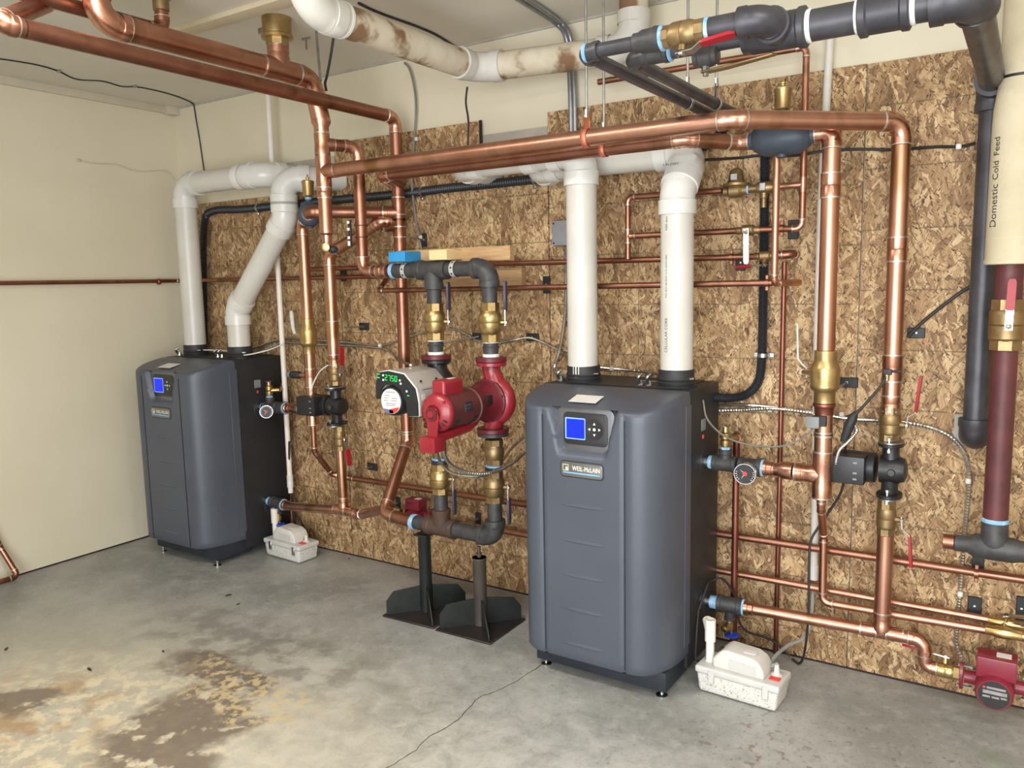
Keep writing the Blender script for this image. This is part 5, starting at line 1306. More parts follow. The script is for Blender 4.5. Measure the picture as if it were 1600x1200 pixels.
# far pumped riser
zk = 1.555
kA = (1.707, -0.200, 1.695)
r_ = run('copper_riser', 'copper riser with a slanting top above the far black circulator', 'copper pipe',
    [(X3-0.045, Y3-0.01, kA[2]), (kA[0], kA[1]+0.03, kA[2]), (XB, YB, zk), (XB, YB, 0.996)], CR, 'copper', 'sweat', 'copper_fitting', group='copper mains')
coupling(r_, (XB, YB, 1.162), (0, 0, 1), CR, 0.16, 'copper')
coupling(r_, (XB, YB, 1.058), (0, 0, 1), CR-0.001, 0.05)
zpL = 0.833
motor_pump('black circulator pump beside the far boiler', XB, YB, zpL, 0.19)
ball_valve('brass isolation valve with red upright lever above the far circulator', (XB, YB, zpL+0.155), (0, 0, 1), CR-0.003, 0.11, 'brass_old', 'lever_red', (0.05, 0, 1), (1, -0.2, 0), 0.135, wide=1.3, lw=0.020, ps=0.01)
zvl = 0.675
ball_valve('brass isolation valve with red hanging lever below the far circulator', (XB+0.012, YB, zvl), (0, 0, 1), CR-0.005, 0.12, 'brass_old', 'lever_red', (0.1, 0, -1), (1, -0.2, 0), 0.125, wide=1.3, lw=0.020, ps=0.01)
zrl = 0.316
xr0, yr0, zr0 = 0.80, -0.155, 0.272
rr_ = run('copper_return', 'copper return pipe from the far boiler joining the low manifold', 'copper pipe',
    [(xr0+0.165, yr0-0.01, zr0-0.006), (XB+0.015, YB, zrl), (XB+0.13, YB-0.01, zrl-0.004), (1.80, YP+0.04, ZB+0.02)], 0.0225, 'copper', 'sweat', 'copper_fitting', R=0.05)
tee(rr_, (XB+0.015, YB, zrl), (1, 0.02, 0), (0, 0, 1), 0.0225, 0.0225, L=0.11, Lb=0.065)
MB().cyl((XB+0.013, YB, zvl-0.055), (XB+0.015, YB, zrl+0.04), 0.0235, 20).build('drop', 'copper', rr_)
rh, q = return_head('black iron return tee at the foot of the far boiler', xr0, yr0, zr0, (1, -0.03, -0.03))
boiler_drain('brass drain valve with blue handwheel at the far boiler', q, (-0.5, -0.8, -0.2))

# ------------------------------------------------------------------ black gas piping along the ceiling
GX = 4.066; GZ = 1.965
gz1 = 1.965; GR = 0.034
gb = 0.919
gm = run('gas_main', 'black gas main coming off the wall at right, turning along under the ceiling', 'gas pipe',
    [(GX, -0.001, gb-0.02), (GX, -0.075, gb-0.02), (GX, -0.075, GZ), (GX, -1.0, GZ), (3.609, -1.0, GZ)], GR, 'gas_pipe', 'iron', 'gas_pipe', n=28, R=0.052)
MB().box((GX-0.062, -0.003, gb-0.065), (GX+0.062, 0.0, gb+0.035), 0.001, 1).build('plaster_collar', 'plaster_grey', gm)
for u0, u1 in ((3.851, 3.953),):
    MB().lathe((u0, -1.0, GZ), (1, 0, 0), [(0, 0.040), (0.003, 0.045), (0.016, 0.045), (0.020, 0.041), (u1-u0-0.020, 0.041), (u1-u0-0.016, 0.045), (u1-u0-0.003, 0.045), (u1-u0, 0.040)], 28).build('coupling', 'gas_pipe', gm)
ta, tb = 3.597, 3.744; tm = (ta+tb)/2
mb = MB().lathe((ta, -1.0, GZ), (1, 0, 0), [(0, 0.028), (0.003, 0.036), (0.016, 0.036), (0.024, 0.041), (tb-ta-0.020, 0.041), (tb-ta-0.016, 0.045), (tb-ta-0.003, 0.045), (tb-ta, 0.040)], 28)
mb.lathe((tm+0.01, -1.0, GZ), (0, -1, 0), [(0, 0.036), (0.05, 0.036), (0.052, 0.040), (0.066, 0.040)], 24)
mb.build('tee', 'gas_pipe', gm)
for x in (3.747, 3.848, 3.956, 4.015):
    MB().lathe((x, -1.0, GZ), (1, 0, 0), [(-0.003, 0.0355), (0.004, 0.0375), (0.007, 0.0345)], 24).build('sealant_ring', 'dope_white', gm)
xe = tm+0.01
g2 = run('gas_branch', 'black gas branch from the big tee to its brass shut-off', 'gas pipe', [(xe, -1.03, GZ), (xe, -1.115, GZ), (3.557, -1.115, gz1)], 0.025, 'gas_pipe', 'iron', 'gas_pipe', n=24, R=0.038)
MB().lathe((3.550, -1.115, gz1), (1, 0, 0), [(0, 0.024), (0.002, 0.028), (0.010, 0.0265)], 20).build('sealant_ring', 'dope_blue', g2)
gv = 3.497
vv_ = ball_valve('bronze gas shut-off with red lever under the ceiling', (gv, -1.115, gz1), (1, 0, 0), 0.021, 0.105, 'brass_old', 'lever_red', (1, 0, 0.10), (0.0, -0.25, -1), 0.125, wide=1.40, ps=-0.012)
g3 = run('gas_branch', 'front black gas branch slanting back over the header toward the wall', 'gas pipe', [(3.447, -1.115, gz1), (3.24, -1.115, gz1), (3.24, -0.05, gz1)], 0.0172, 'gas_pipe', 'iron', 'gas_pipe', n=20, R=0.030)
xa = 3.374; xb_ = 3.444
MB().lathe((xa, -1.115, gz1), (1, 0, 0), [(0, 0.019), (0.003, 0.0225), (0.014, 0.0225), (0.024, 0.027), (xb_-xa-0.018, 0.028), (xb_-xa-0.015, 0.030), (xb_-xa, 0.029)], 24).build('reducer', 'iron', g3)
MB().lathe((xb_, -1.115, gz1), (1, 0, 0), [(0, 0.029), (0.005, 0.029), (0.008, 0.024)], 20).build('sealant_ring', 'dope_blue', g3)
MB().lathe((3.244, -1.115, gz1), (1, 0, 0), [(0, 0.0225), (0.004, 0.0225), (0.008, 0.0175)], 20).build('sealant_ring', 'dope_blue', g3)
gzb = 1.963
g4 = run('gas_branch', 'rear black gas branch slanting back beside the front one', 'gas pipe', [(ta+0.01, -1.0, GZ-0.002), (3.313, -1.0, gzb), (3.313, -0.05, gzb)], 0.0172, 'gas_pipe', 'iron', 'gas_pipe', n=20, R=0.030)
MB().lathe((3.353, -1.0, gzb), (1, 0, 0), [(0, 0.020), (0.003, 0.0235), (0.010, 0.0235), (0.012, 0.0215), (0.050, 0.0215), (0.052, 0.0235), (0.062, 0.0235)], 20).build('coupling', 'iron', g4)
for u_ in (3.348, 3.417):
    MB().lathe((u_, -1.0, gzb), (1, 0, 0), [(0, 0.022), (0.005, 0.0225), (0.008, 0.0175)], 20).build('sealant_ring', 'dope_blue', g4)
cq = V((3.510, -1.000, 1.927))
ck_ = thing('gas_cock', 'black gas cock with a long brass-coloured lever under the rear gas branch', 'valve', tuple(cq))
MB().lathe((cq.x-0.030, -1.0, cq.z+0.012), (1, 0, 0), [(0, 0.018), (0.002, 0.022), (0.012, 0.022), (0.016, 0.026), (0.044, 0.026), (0.048, 0.022), (0.058, 0.022), (0.060, 0.018)], 16).build('body', 'iron', ck_)
MB().lathe((cq.x, -1.0, cq.z-0.002), (0, 0, -1), [(0, 0.010), (0.024, 0.010), (0.026, 0.007), (0.032, 0.007)], 8).build('stem', 'zinc', ck_)
MB().prism([(cq.x-0.01, -1.012, cq.z-0.028), (cq.x+0.05, -1.014, cq.z-0.024), (cq.x+0.16, -1.010, cq.z-0.012), (cq.x+0.165, -0.990, cq.z-0.012), (cq.x+0.05, -0.986, cq.z-0.024), (cq.x-0.01, -0.988, cq.z-0.028)], (0, 0, 0.006), 0.002, 1).build('lever', 'brass_old', ck_)
hy = -0.407
hanger('wire loop hanger on the front gas branch', (3.24, hy, gz1), 0.0185, 2.437, (0, 1, 0), 'zinc')
hy = -0.346
hanger('wire loop hanger on the rear gas branch', (3.313, hy, gzb), 0.0185, 2.437, (0, 1, 0), 'zinc')

# ------------------------------------------------------------------ insulated pipes
WX, WY, WZ, WR = 2.302, -0.24, 2.25, 0.052
wr_ = 2.929
wi = run('insulated_pipe', 'stained canvas-wrapped pipe hung under the ceiling, turning along the back wall', 'insulated pipe',
    [(WX, -1.13, 2.60), (WX, -1.13, WZ), (WX, WY, WZ), (wr_, -0.13, WZ-0.005), (wr_, -0.13, 2.55)], WR, 'insulation_old', 'pvc', 'insulation_band', n=28, R=0.085, lipm='insulation_band')
y_a = -0.978
MB().lathe((WX, y_a, WZ), (0, -1, 0), [(0, WR), (0.001, WR+0.004), (0.075, WR+0.004), (0.076, WR)], 28).build('white_jacket', 'insulation_band', wi)
MB().lathe((WX, y_a+0.004, WZ), (0, -1, 0), [(0, WR+0.0055), (0.010, WR+0.0055)], 28).build('jacket_edge', 'pvc_fitting', wi)
CX, CY = 4.138, -0.175
cf = thing('insulated_pipe', 'cream wrapped pipe handwritten Domestic Cold Feed at the right edge', 'insulated pipe', (CX, CY, 1.43))
MB().lathe((CX, CY, 1.432), (0, 0, 1), [(0, 0.060), (0.002, 0.068), (0.012, 0.069), (0.016, 0.066), (0.10, 0.0655), (0.40, 0.0645), (0.44, 0.063), (0.50, 0.055), (0.56, 0.052), (1.01, 0.052)], 40).build('wrapping', 'cold_feed_cover', cf, ang=60)
MB().lathe((CX, CY, 1.956), (0, 0, 1), [(-0.004, 0.0525), (-0.004, 0.0545), (0.004, 0.0545), (0.004, 0.0525)], 32, caps=False).build('black_band', 'wire_black', cf)
MB().lathe((CX, CY, 1.432+0.075), (0, 0, 1), [(-0.0015, 0.0660), (0, 0.0664), (0.0015, 0.0660)], 40, caps=False).build('wrap_seam', 'insulation', cf)
an = math.radians(-136)
for s, v_, sz in (('Domestic', 1.599, 0.033), ('Cold', 1.699, 0.029), ('Feed', 1.766, 0.029)):
    rd = V((math.cos(an), math.sin(an), 0)); R_ = 0.0660
    letters('handwriting', s, (CX+rd.x*R_, CY+rd.y*R_, v_), (0, 0, 1), (math.sin(an), -math.cos(an), 0), sz, 'ink', cf, wide=0.95, wrap=((CX, CY, 0), (0, 0, 1), R_))
# cold feed below the wrapping: gate valve and tee
zg = 1.256; ztee = 0.577
rz = thing('cold_feed_pipe', 'rusty red iron pipe below the cold feed wrapping at right', 'pipe', (CX, CY, ztee))
MB().cyl((CX, CY, zg+0.065), (CX, CY, 1.45), 0.036, 24).build('pipe', 'rust_red', rz)
MB().cyl((CX, CY, ztee+0.075), (CX, CY, zg-0.07), 0.034, 24).build('pipe', 'rust_red', rz)
ball_valve('old brass valve with red upright lever on the rusty cold feed pipe', (CX, CY, zg), (0, 0, 1), 0.036, 0.150, 'brass_old', 'lever_red', (0.02, 0, 1), (0.1, -1, 0), 0.135, wide=1.28)
te = thing('iron_tee', 'grey iron tee with a capped copper stub at the foot of the cold feed pipe', 'pipe fitting', (CX, CY, ztee))
mb = MB().lathe((CX-0.105, CY, ztee), (1, 0, 0), [(0, 0.022), (0.002, 0.0255), (0.035, 0.0255), (0.055, 0.038), (0.155, 0.038), (0.175, 0.032), (0.21, 0.032)], 24)
mb.lathe((CX, CY, ztee), (0, 0, 1), [(0, 0.034), (0.02, 0.042), (0.04, 0.037), (0.085, 0.036), (0.086, 0.033)], 24)
mb.build('body', 'iron', te)
MB().lathe((CX, CY, ztee+0.082), (0, 0, 1), [(0, 0.037), (0.008, 0.037), (0.012, 0.0345)], 24).build('sealant', 'dope_blue', te)
xs_ = 4.003
MB().lathe((CX-0.10, CY, ztee), (-1, 0, 0), [(0, 0.0215), (CX-0.10-xs_-0.03, 0.0215), (CX-0.10-xs_-0.029, 0.0235), (CX-0.10-xs_, 0.0235), (CX-0.10-xs_+0.001, 0.018)], 20).build('stub', 'copper_dull', te)
MB().lathe((CX-0.10-(CX-0.10-xs_)*0.62, CY, ztee), (-1, 0, 0), [(0, 0.0225), (0.006, 0.0225)], 20).build('solder_ring', 'solder', te)
MB().cyl((CX+0.10, CY, ztee), (CX+0.60, CY, ztee), 0.030, 20).build('run_pipe', 'iron', te)

# ------------------------------------------------------------------ small copper lines on the wall
SR = 0.0112
yl = -0.045; zl1 = 1.449
run('wall_copper_line', 'thin copper line from the cream wall round the corner, stepping out to cross the OSB', 'copper pipe',
    [(0.035, -2.6, 1.453), (0.035, -0.045, zl1+0.006), (1.628, -0.045, zl1), (1.679, -0.172, 1.383), (3.456, -0.172, 1.390)], SR, 'copper_dull', 'sweat', 'copper_dull', n=14, R=0.022, group='thin copper wall lines')
tag(MB().lathe((0.035, -0.190, 1.452), (0, 1, 0), [(-0.01, 0.013), (-0.006, 0.017), (0.006, 0.017), (0.01, 0.013)], 14).build('pipe_clamp', 'copper_dark'), 'small copper clamp on the thin line by the room corner', 'clamp')
run('wall_copper_line', 'straight thin copper line across the OSB just above the stepped one', 'copper pipe', [(1.112, -0.068, 1.494), (3.366, -0.068, 1.482)], SR, 'copper_dull', n=14, group='thin copper wall lines')
zz_ = 1.580; xv = 3.528
ztp = 2.161
run('wall_copper_line', 'thin copper loop from near the ceiling down the OSB to the lever valve', 'copper pipe',
    [(2.762, -0.085, ztp), (xv, -0.085, ztp), (xv, -0.085, 1.571), (3.387, -0.085, 1.574)], SR, 'copper_dull', 'sweat', 'copper_fitting', n=14, R=0.022, group='thin copper wall lines')
x8 = 2.884
r_ = run('wall_copper_line', 'thin copper branch rising to the bell-shaped regulator', 'copper pipe',
    [(x8, -0.085, 1.488), (x8, -0.085, 1.721), (3.249, -0.085, 1.718)], SR, 'copper_dull', 'sweat', 'copper_fitting', n=14, R=0.020, group='thin copper wall lines')
MB().cyl((x8, -0.085, 1.575), (3.302, -0.085, 1.574), SR, 14).build('branch', 'copper_dull', r_)
tee(r_, (x8, -0.085, 1.575), (0, 0, 1), (1, 0, 0), SR, SR, L=0.05, Lb=0.03, n=14)
# lever valve, regulator, unions
p_ = V((3.345, -0.085, 1.574))
ball_valve('small brass lever valve with hanging white handle on the wall line', p_, (1, 0, 0), SR, 0.085, 'brass_old', 'lever_white', (0.02, 0, -1), (0.1, -1, -0.2), 0.110, wide=1.7, sweat=True, lw=0.017)
MB_ = MB().box(p_+V((-0.008, -0.0215, -0.012)), p_+V((0.008, -0.020, 0.012)), 0.001, 1)
pr = V((3.300, -0.085, 1.714))
rg = thing('pressure_regulator', 'bell-shaped brass pressure regulator on the wall line', 'regulator', tuple(pr))
MB().lathe(pr-V((0.045, 0, 0)), (1, 0, 0), [(0, 0.014), (0.004, 0.018), (0.018, 0.018), (0.026, 0.026), (0.060, 0.026), (0.070, 0.018), (0.085, 0.018)], 16).build('body', 'brass_old', rg)
bl = MB().lathe(pr+V((0, 0, 0.012)), (0, 0, 1), [(0, 0.030), (0.004, 0.046), (0.012, 0.046), (0.014, 0.034), (0.024, 0.028), (0.052, 0.023), (0.062, 0.016), (0.066, 0.005), (0.078, 0.004)], 24).build('bell', 'brass_old', rg)
MB().box(pr+V((-0.012, -0.0285, 0.034)), pr+V((0.012, -0.0245, 0.056)), 0.001, 1).build('bell_label', 'zinc', bl)
MB().lathe(pr+V((0.040, 0, 0)), (1, 0, 0), [(0, 0.016), (0.006, 0.016)], 14).build('sealant', 'dope_blue', rg)
bq = V((3.398, -0.085, 1.717))
un = thing('backflow_fitting', 'dull brass fitting with silver tag between the regulator and the copper loop', 'pipe fitting', tuple(bq))
MB().lathe(bq-V((0.055, 0, 0)), (1, 0, 0), [(0, 0.013), (0.03, 0.013), (0.031, 0.018), (0.040, 0.021), (0.075, 0.021), (0.085, 0.016), (0.105, 0.016)], 14).build('body', 'brass_old', un)
MB().box(bq+V((-0.010, -0.024, -0.012)), bq+V((0.010, -0.020, 0.014)), 0.001, 1).build('tag', 'zinc', un)
MB().lathe(bq+V((0.0, 0, -0.018)), (0, 0, -1), [(0, 0.013), (0.018, 0.012), (0.020, 0.009), (0.05, 0.009)], 12).build('relief_tail', 'brass_old', un)
MB().cyl(bq+V((0.05, 0, 0)), (xv, -0.085, bq.z), SR, 14).build('stub', 'copper', un)
MB().lathe((xv, -0.085, bq.z-0.025), (0, 0, 1), [(0, 0.0125), (0.05, 0.0125)], 14).build('tee_collar', 'copper_fitting', un)
# end valve of the straight line and its wall stub
ev = V((3.402, -0.068, 1.483))
ball_valve('small dark valve with thin red lever at the end of the straight wall line', ev, (1, 0, 0), SR, 0.075, 'brass_old', 'lever_red', (-1, 0, -0.05), (0, -0.5, -1), 0.10, wide=1.6, sweat=True, lw=0.008)
zst = 1.487
run('wall_stub', 'thick copper stub turning into the OSB above the lower stub', 'copper pipe', [(ev.x+0.035, -0.068, ev.z), (3.491, -0.068, zst), (3.491, 0.004, zst)], 0.014, 'copper_dull', n=14, R=0.02, group='copper stubs')
tx = 3.467
run('copper_drop', 'thin bright copper pipe dropping from the near air separator and turning into the wall', 'copper pipe',
    [(tx, -0.19, 1.820), (tx, -0.19, 1.388), (tx+0.035, 0.004, 1.388)], 0.0115, 'copper', 'sweat', 'copper_fitting', n=16, R=0.020, group='copper stubs')
x9 = 3.454
tag(MB().cyl((x9, -0.0125, 0.0), (x9, -0.0125, 1.460), 0.0088, 12).build('copper_drain', 'copper_dark'), 'very thin copper drain flat against the OSB right of the near boiler', 'copper pipe', 'thin copper wall lines')
t0x = 1.141
tag(MB().cyl((t0x, -0.13, 1.471), (t0x, -0.13, 1.677), 0.0095, 12).build('copper_drop', 'copper'), 'thin copper pipe dropping from the far air separator', 'copper pipe', 'copper stubs')

# lower wall lines
zA = 0.592
run('wall_copper_line', 'upper of the low copper lines, fed from the far supply riser and passing behind the near boiler', 'copper pipe',
    [(X0, Y0, zt0-0.086), (X0, Y0, zA), (1.245, -0.100, 0.456), (1.321, -0.047, 0.433), (4.321, -0.047, 0.450)], 0.0140, 'copper_dull', 'sweat', 'copper_dull', n=16, R=0.026, group='low copper wall lines')
run('wall_copper_line', 'lower of the low copper lines behind the near boiler', 'copper pipe', [(1.902, -0.047, 0.300), (4.139, -0.047, 0.298), ], 0.0130, 'copper', n=16, group='low copper wall lines')
r8 = run('wall_copper_line', 'copper line dropping from the near supply tee and running right just under the other', 'copper pipe',
    [(X4, Y4, tl[2]-0.09), (X4, Y4, 0.642), (3.629, -0.090, 0.508), (3.631, -0.09, 0.268), (4.136, -0.090, 0.279)], 0.0135, 'copper', 'sweat', 'copper_fitting', n=16, R=0.024, group='low copper wall lines')
p_ = V((4.181, -0.047, 0.296))
ball_valve('brass valve with chrome lever on the upper of two lines at the right edge', p_, (1, 0, -0.01), 0.013, 0.10, 'brass_bright', 'chrome', (1, 0, 0.1), (0, -0.5, 1), 0.10, wide=1.35, sweat=True, lw=0.014)
p2_ = V((4.176, -0.090, 0.280))
ball_valve('brass valve on the lower of two lines at the right edge', p2_, (1, 0, -0.01), 0.0135, 0.10, 'brass_bright', 'chrome', (1, 0, 0.1), (0, 0.9, 0.5), 0.09, wide=1.4, sweat=True, lw=0.014)
tag(MB().cyl(p_+V((0.045, 0, 0)), p_+V((0.5, 0, -0.004)), 0.013, 14).build('copper_tail', 'copper'), 'copper tail leaving the frame past the chrome-lever valve', 'copper pipe', 'copper tails at the right edge')
tag(MB().cyl(p2_+V((0.045, 0, 0)), p2_+V((0.5, 0, -0.004)), 0.0135, 14).build('copper_tail', 'copper'), 'copper tail leaving the frame past the lower brass valve', 'copper pipe', 'copper tails at the right edge')
# bottom-left copper pipe
run('copper_floor_pipe', 'copper pipe slanting down the cream wall to an elbow on the floor at left', 'copper pipe', [(0.030, -1.512, 1.440), (0.035, -1.147, 0.179), (0.10, -1.108, 0.03), (0.12, -2.4, 0.03)], 0.0135, 'copper_dull', 'sweat', 'copper_dull', n=14, R=0.022)

# ------------------------------------------------------------------ small red circulators
def circulator(label, c, face, ax=(1, 0, 0), s=1.0, plate=True, group='small red circulators', name='small_circulator'):
    c = V(c); f = V(face).normalized(); ax = V(ax).normalized(); up = V((0, 0, 1))
    root = thing(name, label, 'circulator pump', tuple(c), group)
    MB().lathe(c+f*0.01*s, -f, [(0, 0.050*s), (0.03*s, 0.052*s), (0.05*s, 0.040*s)], 28).build('volute', 'circulator_red', root)
    MB().tube([c-ax*0.085*s, c-ax*0.05*s, c, c+ax*0.05*s, c+ax*0.085*s], [0.020*s, 0.022*s, 0.040*s, 0.022*s, 0.020*s], 18).build('body_neck', 'circulator_red', root)
    mc = MB().lathe(c, f, [(0, 0.052*s), (0.02*s, 0.054*s), (0.085*s, 0.052*s), (0.095*s, 0.046*s), (0.095*s, 0.0)], 32).build('motor_can', 'circulator_red', root)
    if plate:
        e = c+f*0.0955*s
        pl = MB().lathe(e, f, [(0, 0.043*s), (0.001, 0.043*s)], 32).build('round_label', 'wire_black', mc)
        u = up.cross(f).normalized()
        for z0, z1, x0, x1 in ((0.018, 0.025, -0.020, 0.030), (0.002, 0.013, -0.030, 0.034), (-0.012, -0.004, -0.030, -0.010), (-0.016, -0.004, -0.006, 0.014), (-0.008, -0.002, 0.018, 0.034), (-0.028, -0.021, -0.016, 0.006)):
            z0, z1, x0, x1 = (q*s for q in (z0, z1, x0, x1)); h = e+f*0.0012
            MB().add([h+u*x0+up*z0, h+u*x1+up*z0, h+u*x1+up*z1, h+u*x0+up*z1], [(0, 1, 2, 3)]).build('label_print', 'zinc', pl)
        MB().lathe(e+f*0.001-u*0.027*s+up*0.0215*s, f, [(0, 0.004*s), (0.0006, 0.004*s)], 10).build('label_mark', 'decal_red', pl)
    jb_ = MB().box((c.x-0.052*s, c.y-0.070*s, c.z+0.040*s), (c.x+0.056*s, c.y+0.010*s, c.z+0.105*s), 0.005, 2).build('terminal_box', 'circulator_red', root)
    MB().box((c.x+0.000*s, c.y-0.045*s, c.z+0.1048*s), (c.x+0.040*s, c.y-0.010*s, c.z+0.1058*s)).build('box_label', 'paper_white', jb_)
    for sgn in (-1, 1):
        q = c+ax*sgn*0.088*s
        fl = MB().prism([q+up*0.046*s*math.sin(t)+ax.cross(up)*0.026*s*math.cos(t) for t in [2*PI*i/20 for i in range(20)]], ax*0.010*sgn*s, 0.001, 1).build('flange', 'circulator_red', root)
        for z_ in (-1, 1):
            MB().lathe(q+up*z_*0.034*s-ax*0.016*s, ax, [(0, 0.006), (0.007, 0.006), (0.007, 0.0035), (0.034, 0.0035), (0.034, 0.006), (0.041, 0.006)], 6).build('bolt', 'zinc', fl)
    return root
cc = V((4.164, -0.155, 0.141)); cc.y = -0.135; cc.z = zlow-0.016
circulator('small red circulator with a round black label at the bottom right', (4.162, -0.125, zlow-0.004), (0.0, -1, 0.02))
c5 = V((1.789, -0.075, 0.319))
circulator('small dark red circulator hidden behind the rusty low manifold', c5, (0, -1, -0.15), s=0.78, plate=False)
v5 = V((1.632, -0.075, 0.316))
ball_valve('small brass valve left of the hidden dark red circulator', v5, (1, 0, 0), 0.013, 0.085, 'brass_old', 'chrome', (-1, 0, 0.4), (0, -0.3, 1), 0.08, wide=1.5, sweat=True, lw=0.014)
tag(MB().cyl(v5-V((0.05, 0.0, 0)), (1.83, -0.20, v5.z), 0.013, 12).build('copper_stub', 'copper_dull'), 'short copper stub feeding the hidden dark red circulator', 'copper pipe')

# ------------------------------------------------------------------ PVC conduits, gas hoses
xL = 0.916
o = run('pvc_conduit', 'thin white plastic pipe rising past the slanting vent on the left', 'conduit', [(xL, -0.09, 0.315), (xL, -0.09, 2.435)], 0.0135, 'pvc_thin', root=thing('pvc_conduit', 'thin white plastic pipe rising behind the slanting vent at left', 'conduit', (xL, -0.09, 0.3), 'white plastic conduits'))
coupling(o, (xL, -0.09, 0.378), (0, 0, 1), 0.0135, 0.06, 'pvc_fitting', 'pvc_fitting', sf=1.25, n=16)
pts = [(3.589, -0.017, 2.274), (3.579, -0.017, 1.905), (3.574, -0.017, 1.630), (3.574, -0.017, 1.168), (3.581, -0.017, 0.664), (3.585, -0.017, 0.319)]
o = thing('pvc_conduit', 'thin white plastic pipe down the OSB behind the near risers', 'conduit', pts[-1], 'white plastic conduits')
MB().tube(pts, 0.0132, 16).build('pipe', 'pvc_conduit', o)
MB().tube([pts[-1], tuple(V(pts[-1])+V((0, 0, 0.055)))], 0.0150, 16).build('coupling', 'pvc_fitting', o)
cable('gas_hose', 'black corrugated gas hose curving from the near boiler up the OSB', 'gas hose', [(3.225, -0.10, 0.975), (3.279, -0.060, 0.970), (3.331, -0.035, 0.982), (3.373, -0.030, 1.028), (3.385, -0.028, 1.117), (3.386, -0.028, 1.302), (3.385, -0.028, 1.574), (3.382, -0.028, 1.848)], 0.0178, 'csst', 14, 'black gas hoses', ribs=0.0075)
tag(MB().lathe((3.382, -0.028, 1.848), (0, 0, 1), [(0, 0.010), (0.002, 0.014), (0.018, 0.014), (0.020, 0.009), (0.09, 0.009)], 6).build('brass_nut', 'brass_bright'), 'bright brass nut on top of the upright gas hose', 'pipe fitting')
cable('gas_hose', 'long black gas hose sagging along the OSB from the far boiler', 'gas hose', [(0.181, -0.030, 1.006), (0.222, -0.030, 1.483), (0.259, -0.030, 1.768), (0.340, -0.030, 1.834), (0.599, -0.030, 1.828), (0.950, -0.030, 1.828), (1.315, -0.030, 1.828), (1.686, -0.030, 1.825), (1.986, -0.030, 1.830), (2.293, -0.030, 1.830), (2.513, -0.030, 1.835), (2.718, -0.030, 1.864), (2.988, -0.030, 1.865), (3.174, -0.030, 1.892), (3.244, -0.030, 1.954)], 0.0205, 'csst', 14, 'black gas hoses', ribs=0.012)
for i, (p, lb) in enumerate((((1.839, -0.030, 1.825), 'behind the rear riser'), ((2.439, -0.030, 1.831), 'left of the near vents'), ((0.284, -0.030, 1.838), 'at its far bend'), ((0.723, -0.030, 1.826), 'beside the slanting vent'))):
    p = V(p); root = thing('hose_clamp', 'metal clamp holding the long gas hose %s' % lb, 'clamp', tuple(p), 'gas hose clamps')
    MB().lathe(p-V((0.007, 0, 0)), (1, -0.0, 0.03), [(0, 0.0206), (0, 0.0220), (0.014, 0.0220), (0.014, 0.0206)], 18, caps=False).build('band', 'zinc', root)
    MB().box(p+V((-0.004, -0.012, -0.040)), p+V((0.010, 0.0, -0.020)), 0.002, 1).build('lug', 'chrome', root)
p = V((3.389, -0.028, 1.129)); root = thing('hose_clamp', 'metal clamp holding the upright gas hose by the near boiler', 'clamp', tuple(p), 'gas hose clamps')
MB().lathe(p-V((0, 0, 0.007)), (0, 0, 1), [(0, 0.018), (0, 0.0195), (0.014, 0.0195), (0.014, 0.018)], 18, caps=False).build('band', 'zinc', root)
MB().box(p+V((-0.036, 0.014, -0.008)), p+V((0.036, 0.0175, 0.008)), 0.001, 1).build('lug', 'zinc', root)

# ------------------------------------------------------------------ cables
AC = 'armoured cable'
def arm(label, pts, r=0.0066, ribs=0.010): return cable('armoured_cable', label, 'cable', pts, r, 'armour', 8, 'armoured cables', ribs=ribs)
for k, (dz, lb) in enumerate(((0.0, 'top'), (5, 'middle'), (9, 'bottom'))):
    pass
arm('upper armoured cable leaving the far boiler along the OSB', [(0.226, -0.020, 1.006), (0.591, -0.030, 1.073), (0.826, -0.015, 1.130), (1.010, -0.012, 1.131), (1.295, -0.012, 1.124), (1.532, -0.012, 1.114), (1.717, -0.012, 1.162), (1.854, -0.012, 1.200)])
arm('lower armoured cable from the far boiler curling down to the silver pump drive', [(0.717, -0.100, 1.058), (0.842, -0.030, 1.111), (1.016, -0.020, 1.108), (1.302, -0.020, 1.109), (1.530, -0.025, 1.103), (1.625, -0.040, 1.085), (1.734, -0.120, 1.062), (2.13, -0.50, 1.09)])
cable('white_cable', 'thin white cable across the top of the far boiler', 'cable', [(0.30, -0.22, 1.075), (0.541, -0.160, 1.072), (0.753, -0.220, 1.060), (0.855, -0.150, 1.080), (0.942, -0.100, 1.115)], 0.0035, 'wire_white', 6, 'thin cables')
cable('white_cable', 'thin white wire from the far pumped riser to the far circulator', 'cable', [(XB-0.02, YB-0.02, 1.034), (1.354, -0.250, 1.005), (1.327, -0.270, 0.951), (1.297, -0.270, 0.893)], 0.0035, 'wire_white', 6, 'thin cables')
arm('armoured cable looping between the two pump valves', [(1.948, -0.012, 1.202), (2.003, -0.012, 1.197), (2.074, -0.012, 1.169), (2.133, -0.012, 1.150), (2.337, -0.012, 1.160)])
arm('armoured cable from the first black bracket past the red pump to the second', [(1.977, -0.100, 1.141), (2.048, -0.050, 1.157), (2.120, -0.012, 1.170)], 0.005, 0.005)
arm('armoured cable slanting from the second bracket down to the near boiler', [(2.289, -0.100, 1.149), (2.335, -0.040, 1.162), (2.398, -0.020, 1.170), (2.490, -0.020, 1.140), (2.586, -0.050, 1.102), (2.72, -0.20, 1.045)])
arm('armoured cable along the OSB above the near boiler top', [(2.689, -0.015, 1.058), (2.771, -0.015, 1.053), (2.903, -0.015, 1.048), (3.003, -0.060, 1.047)])
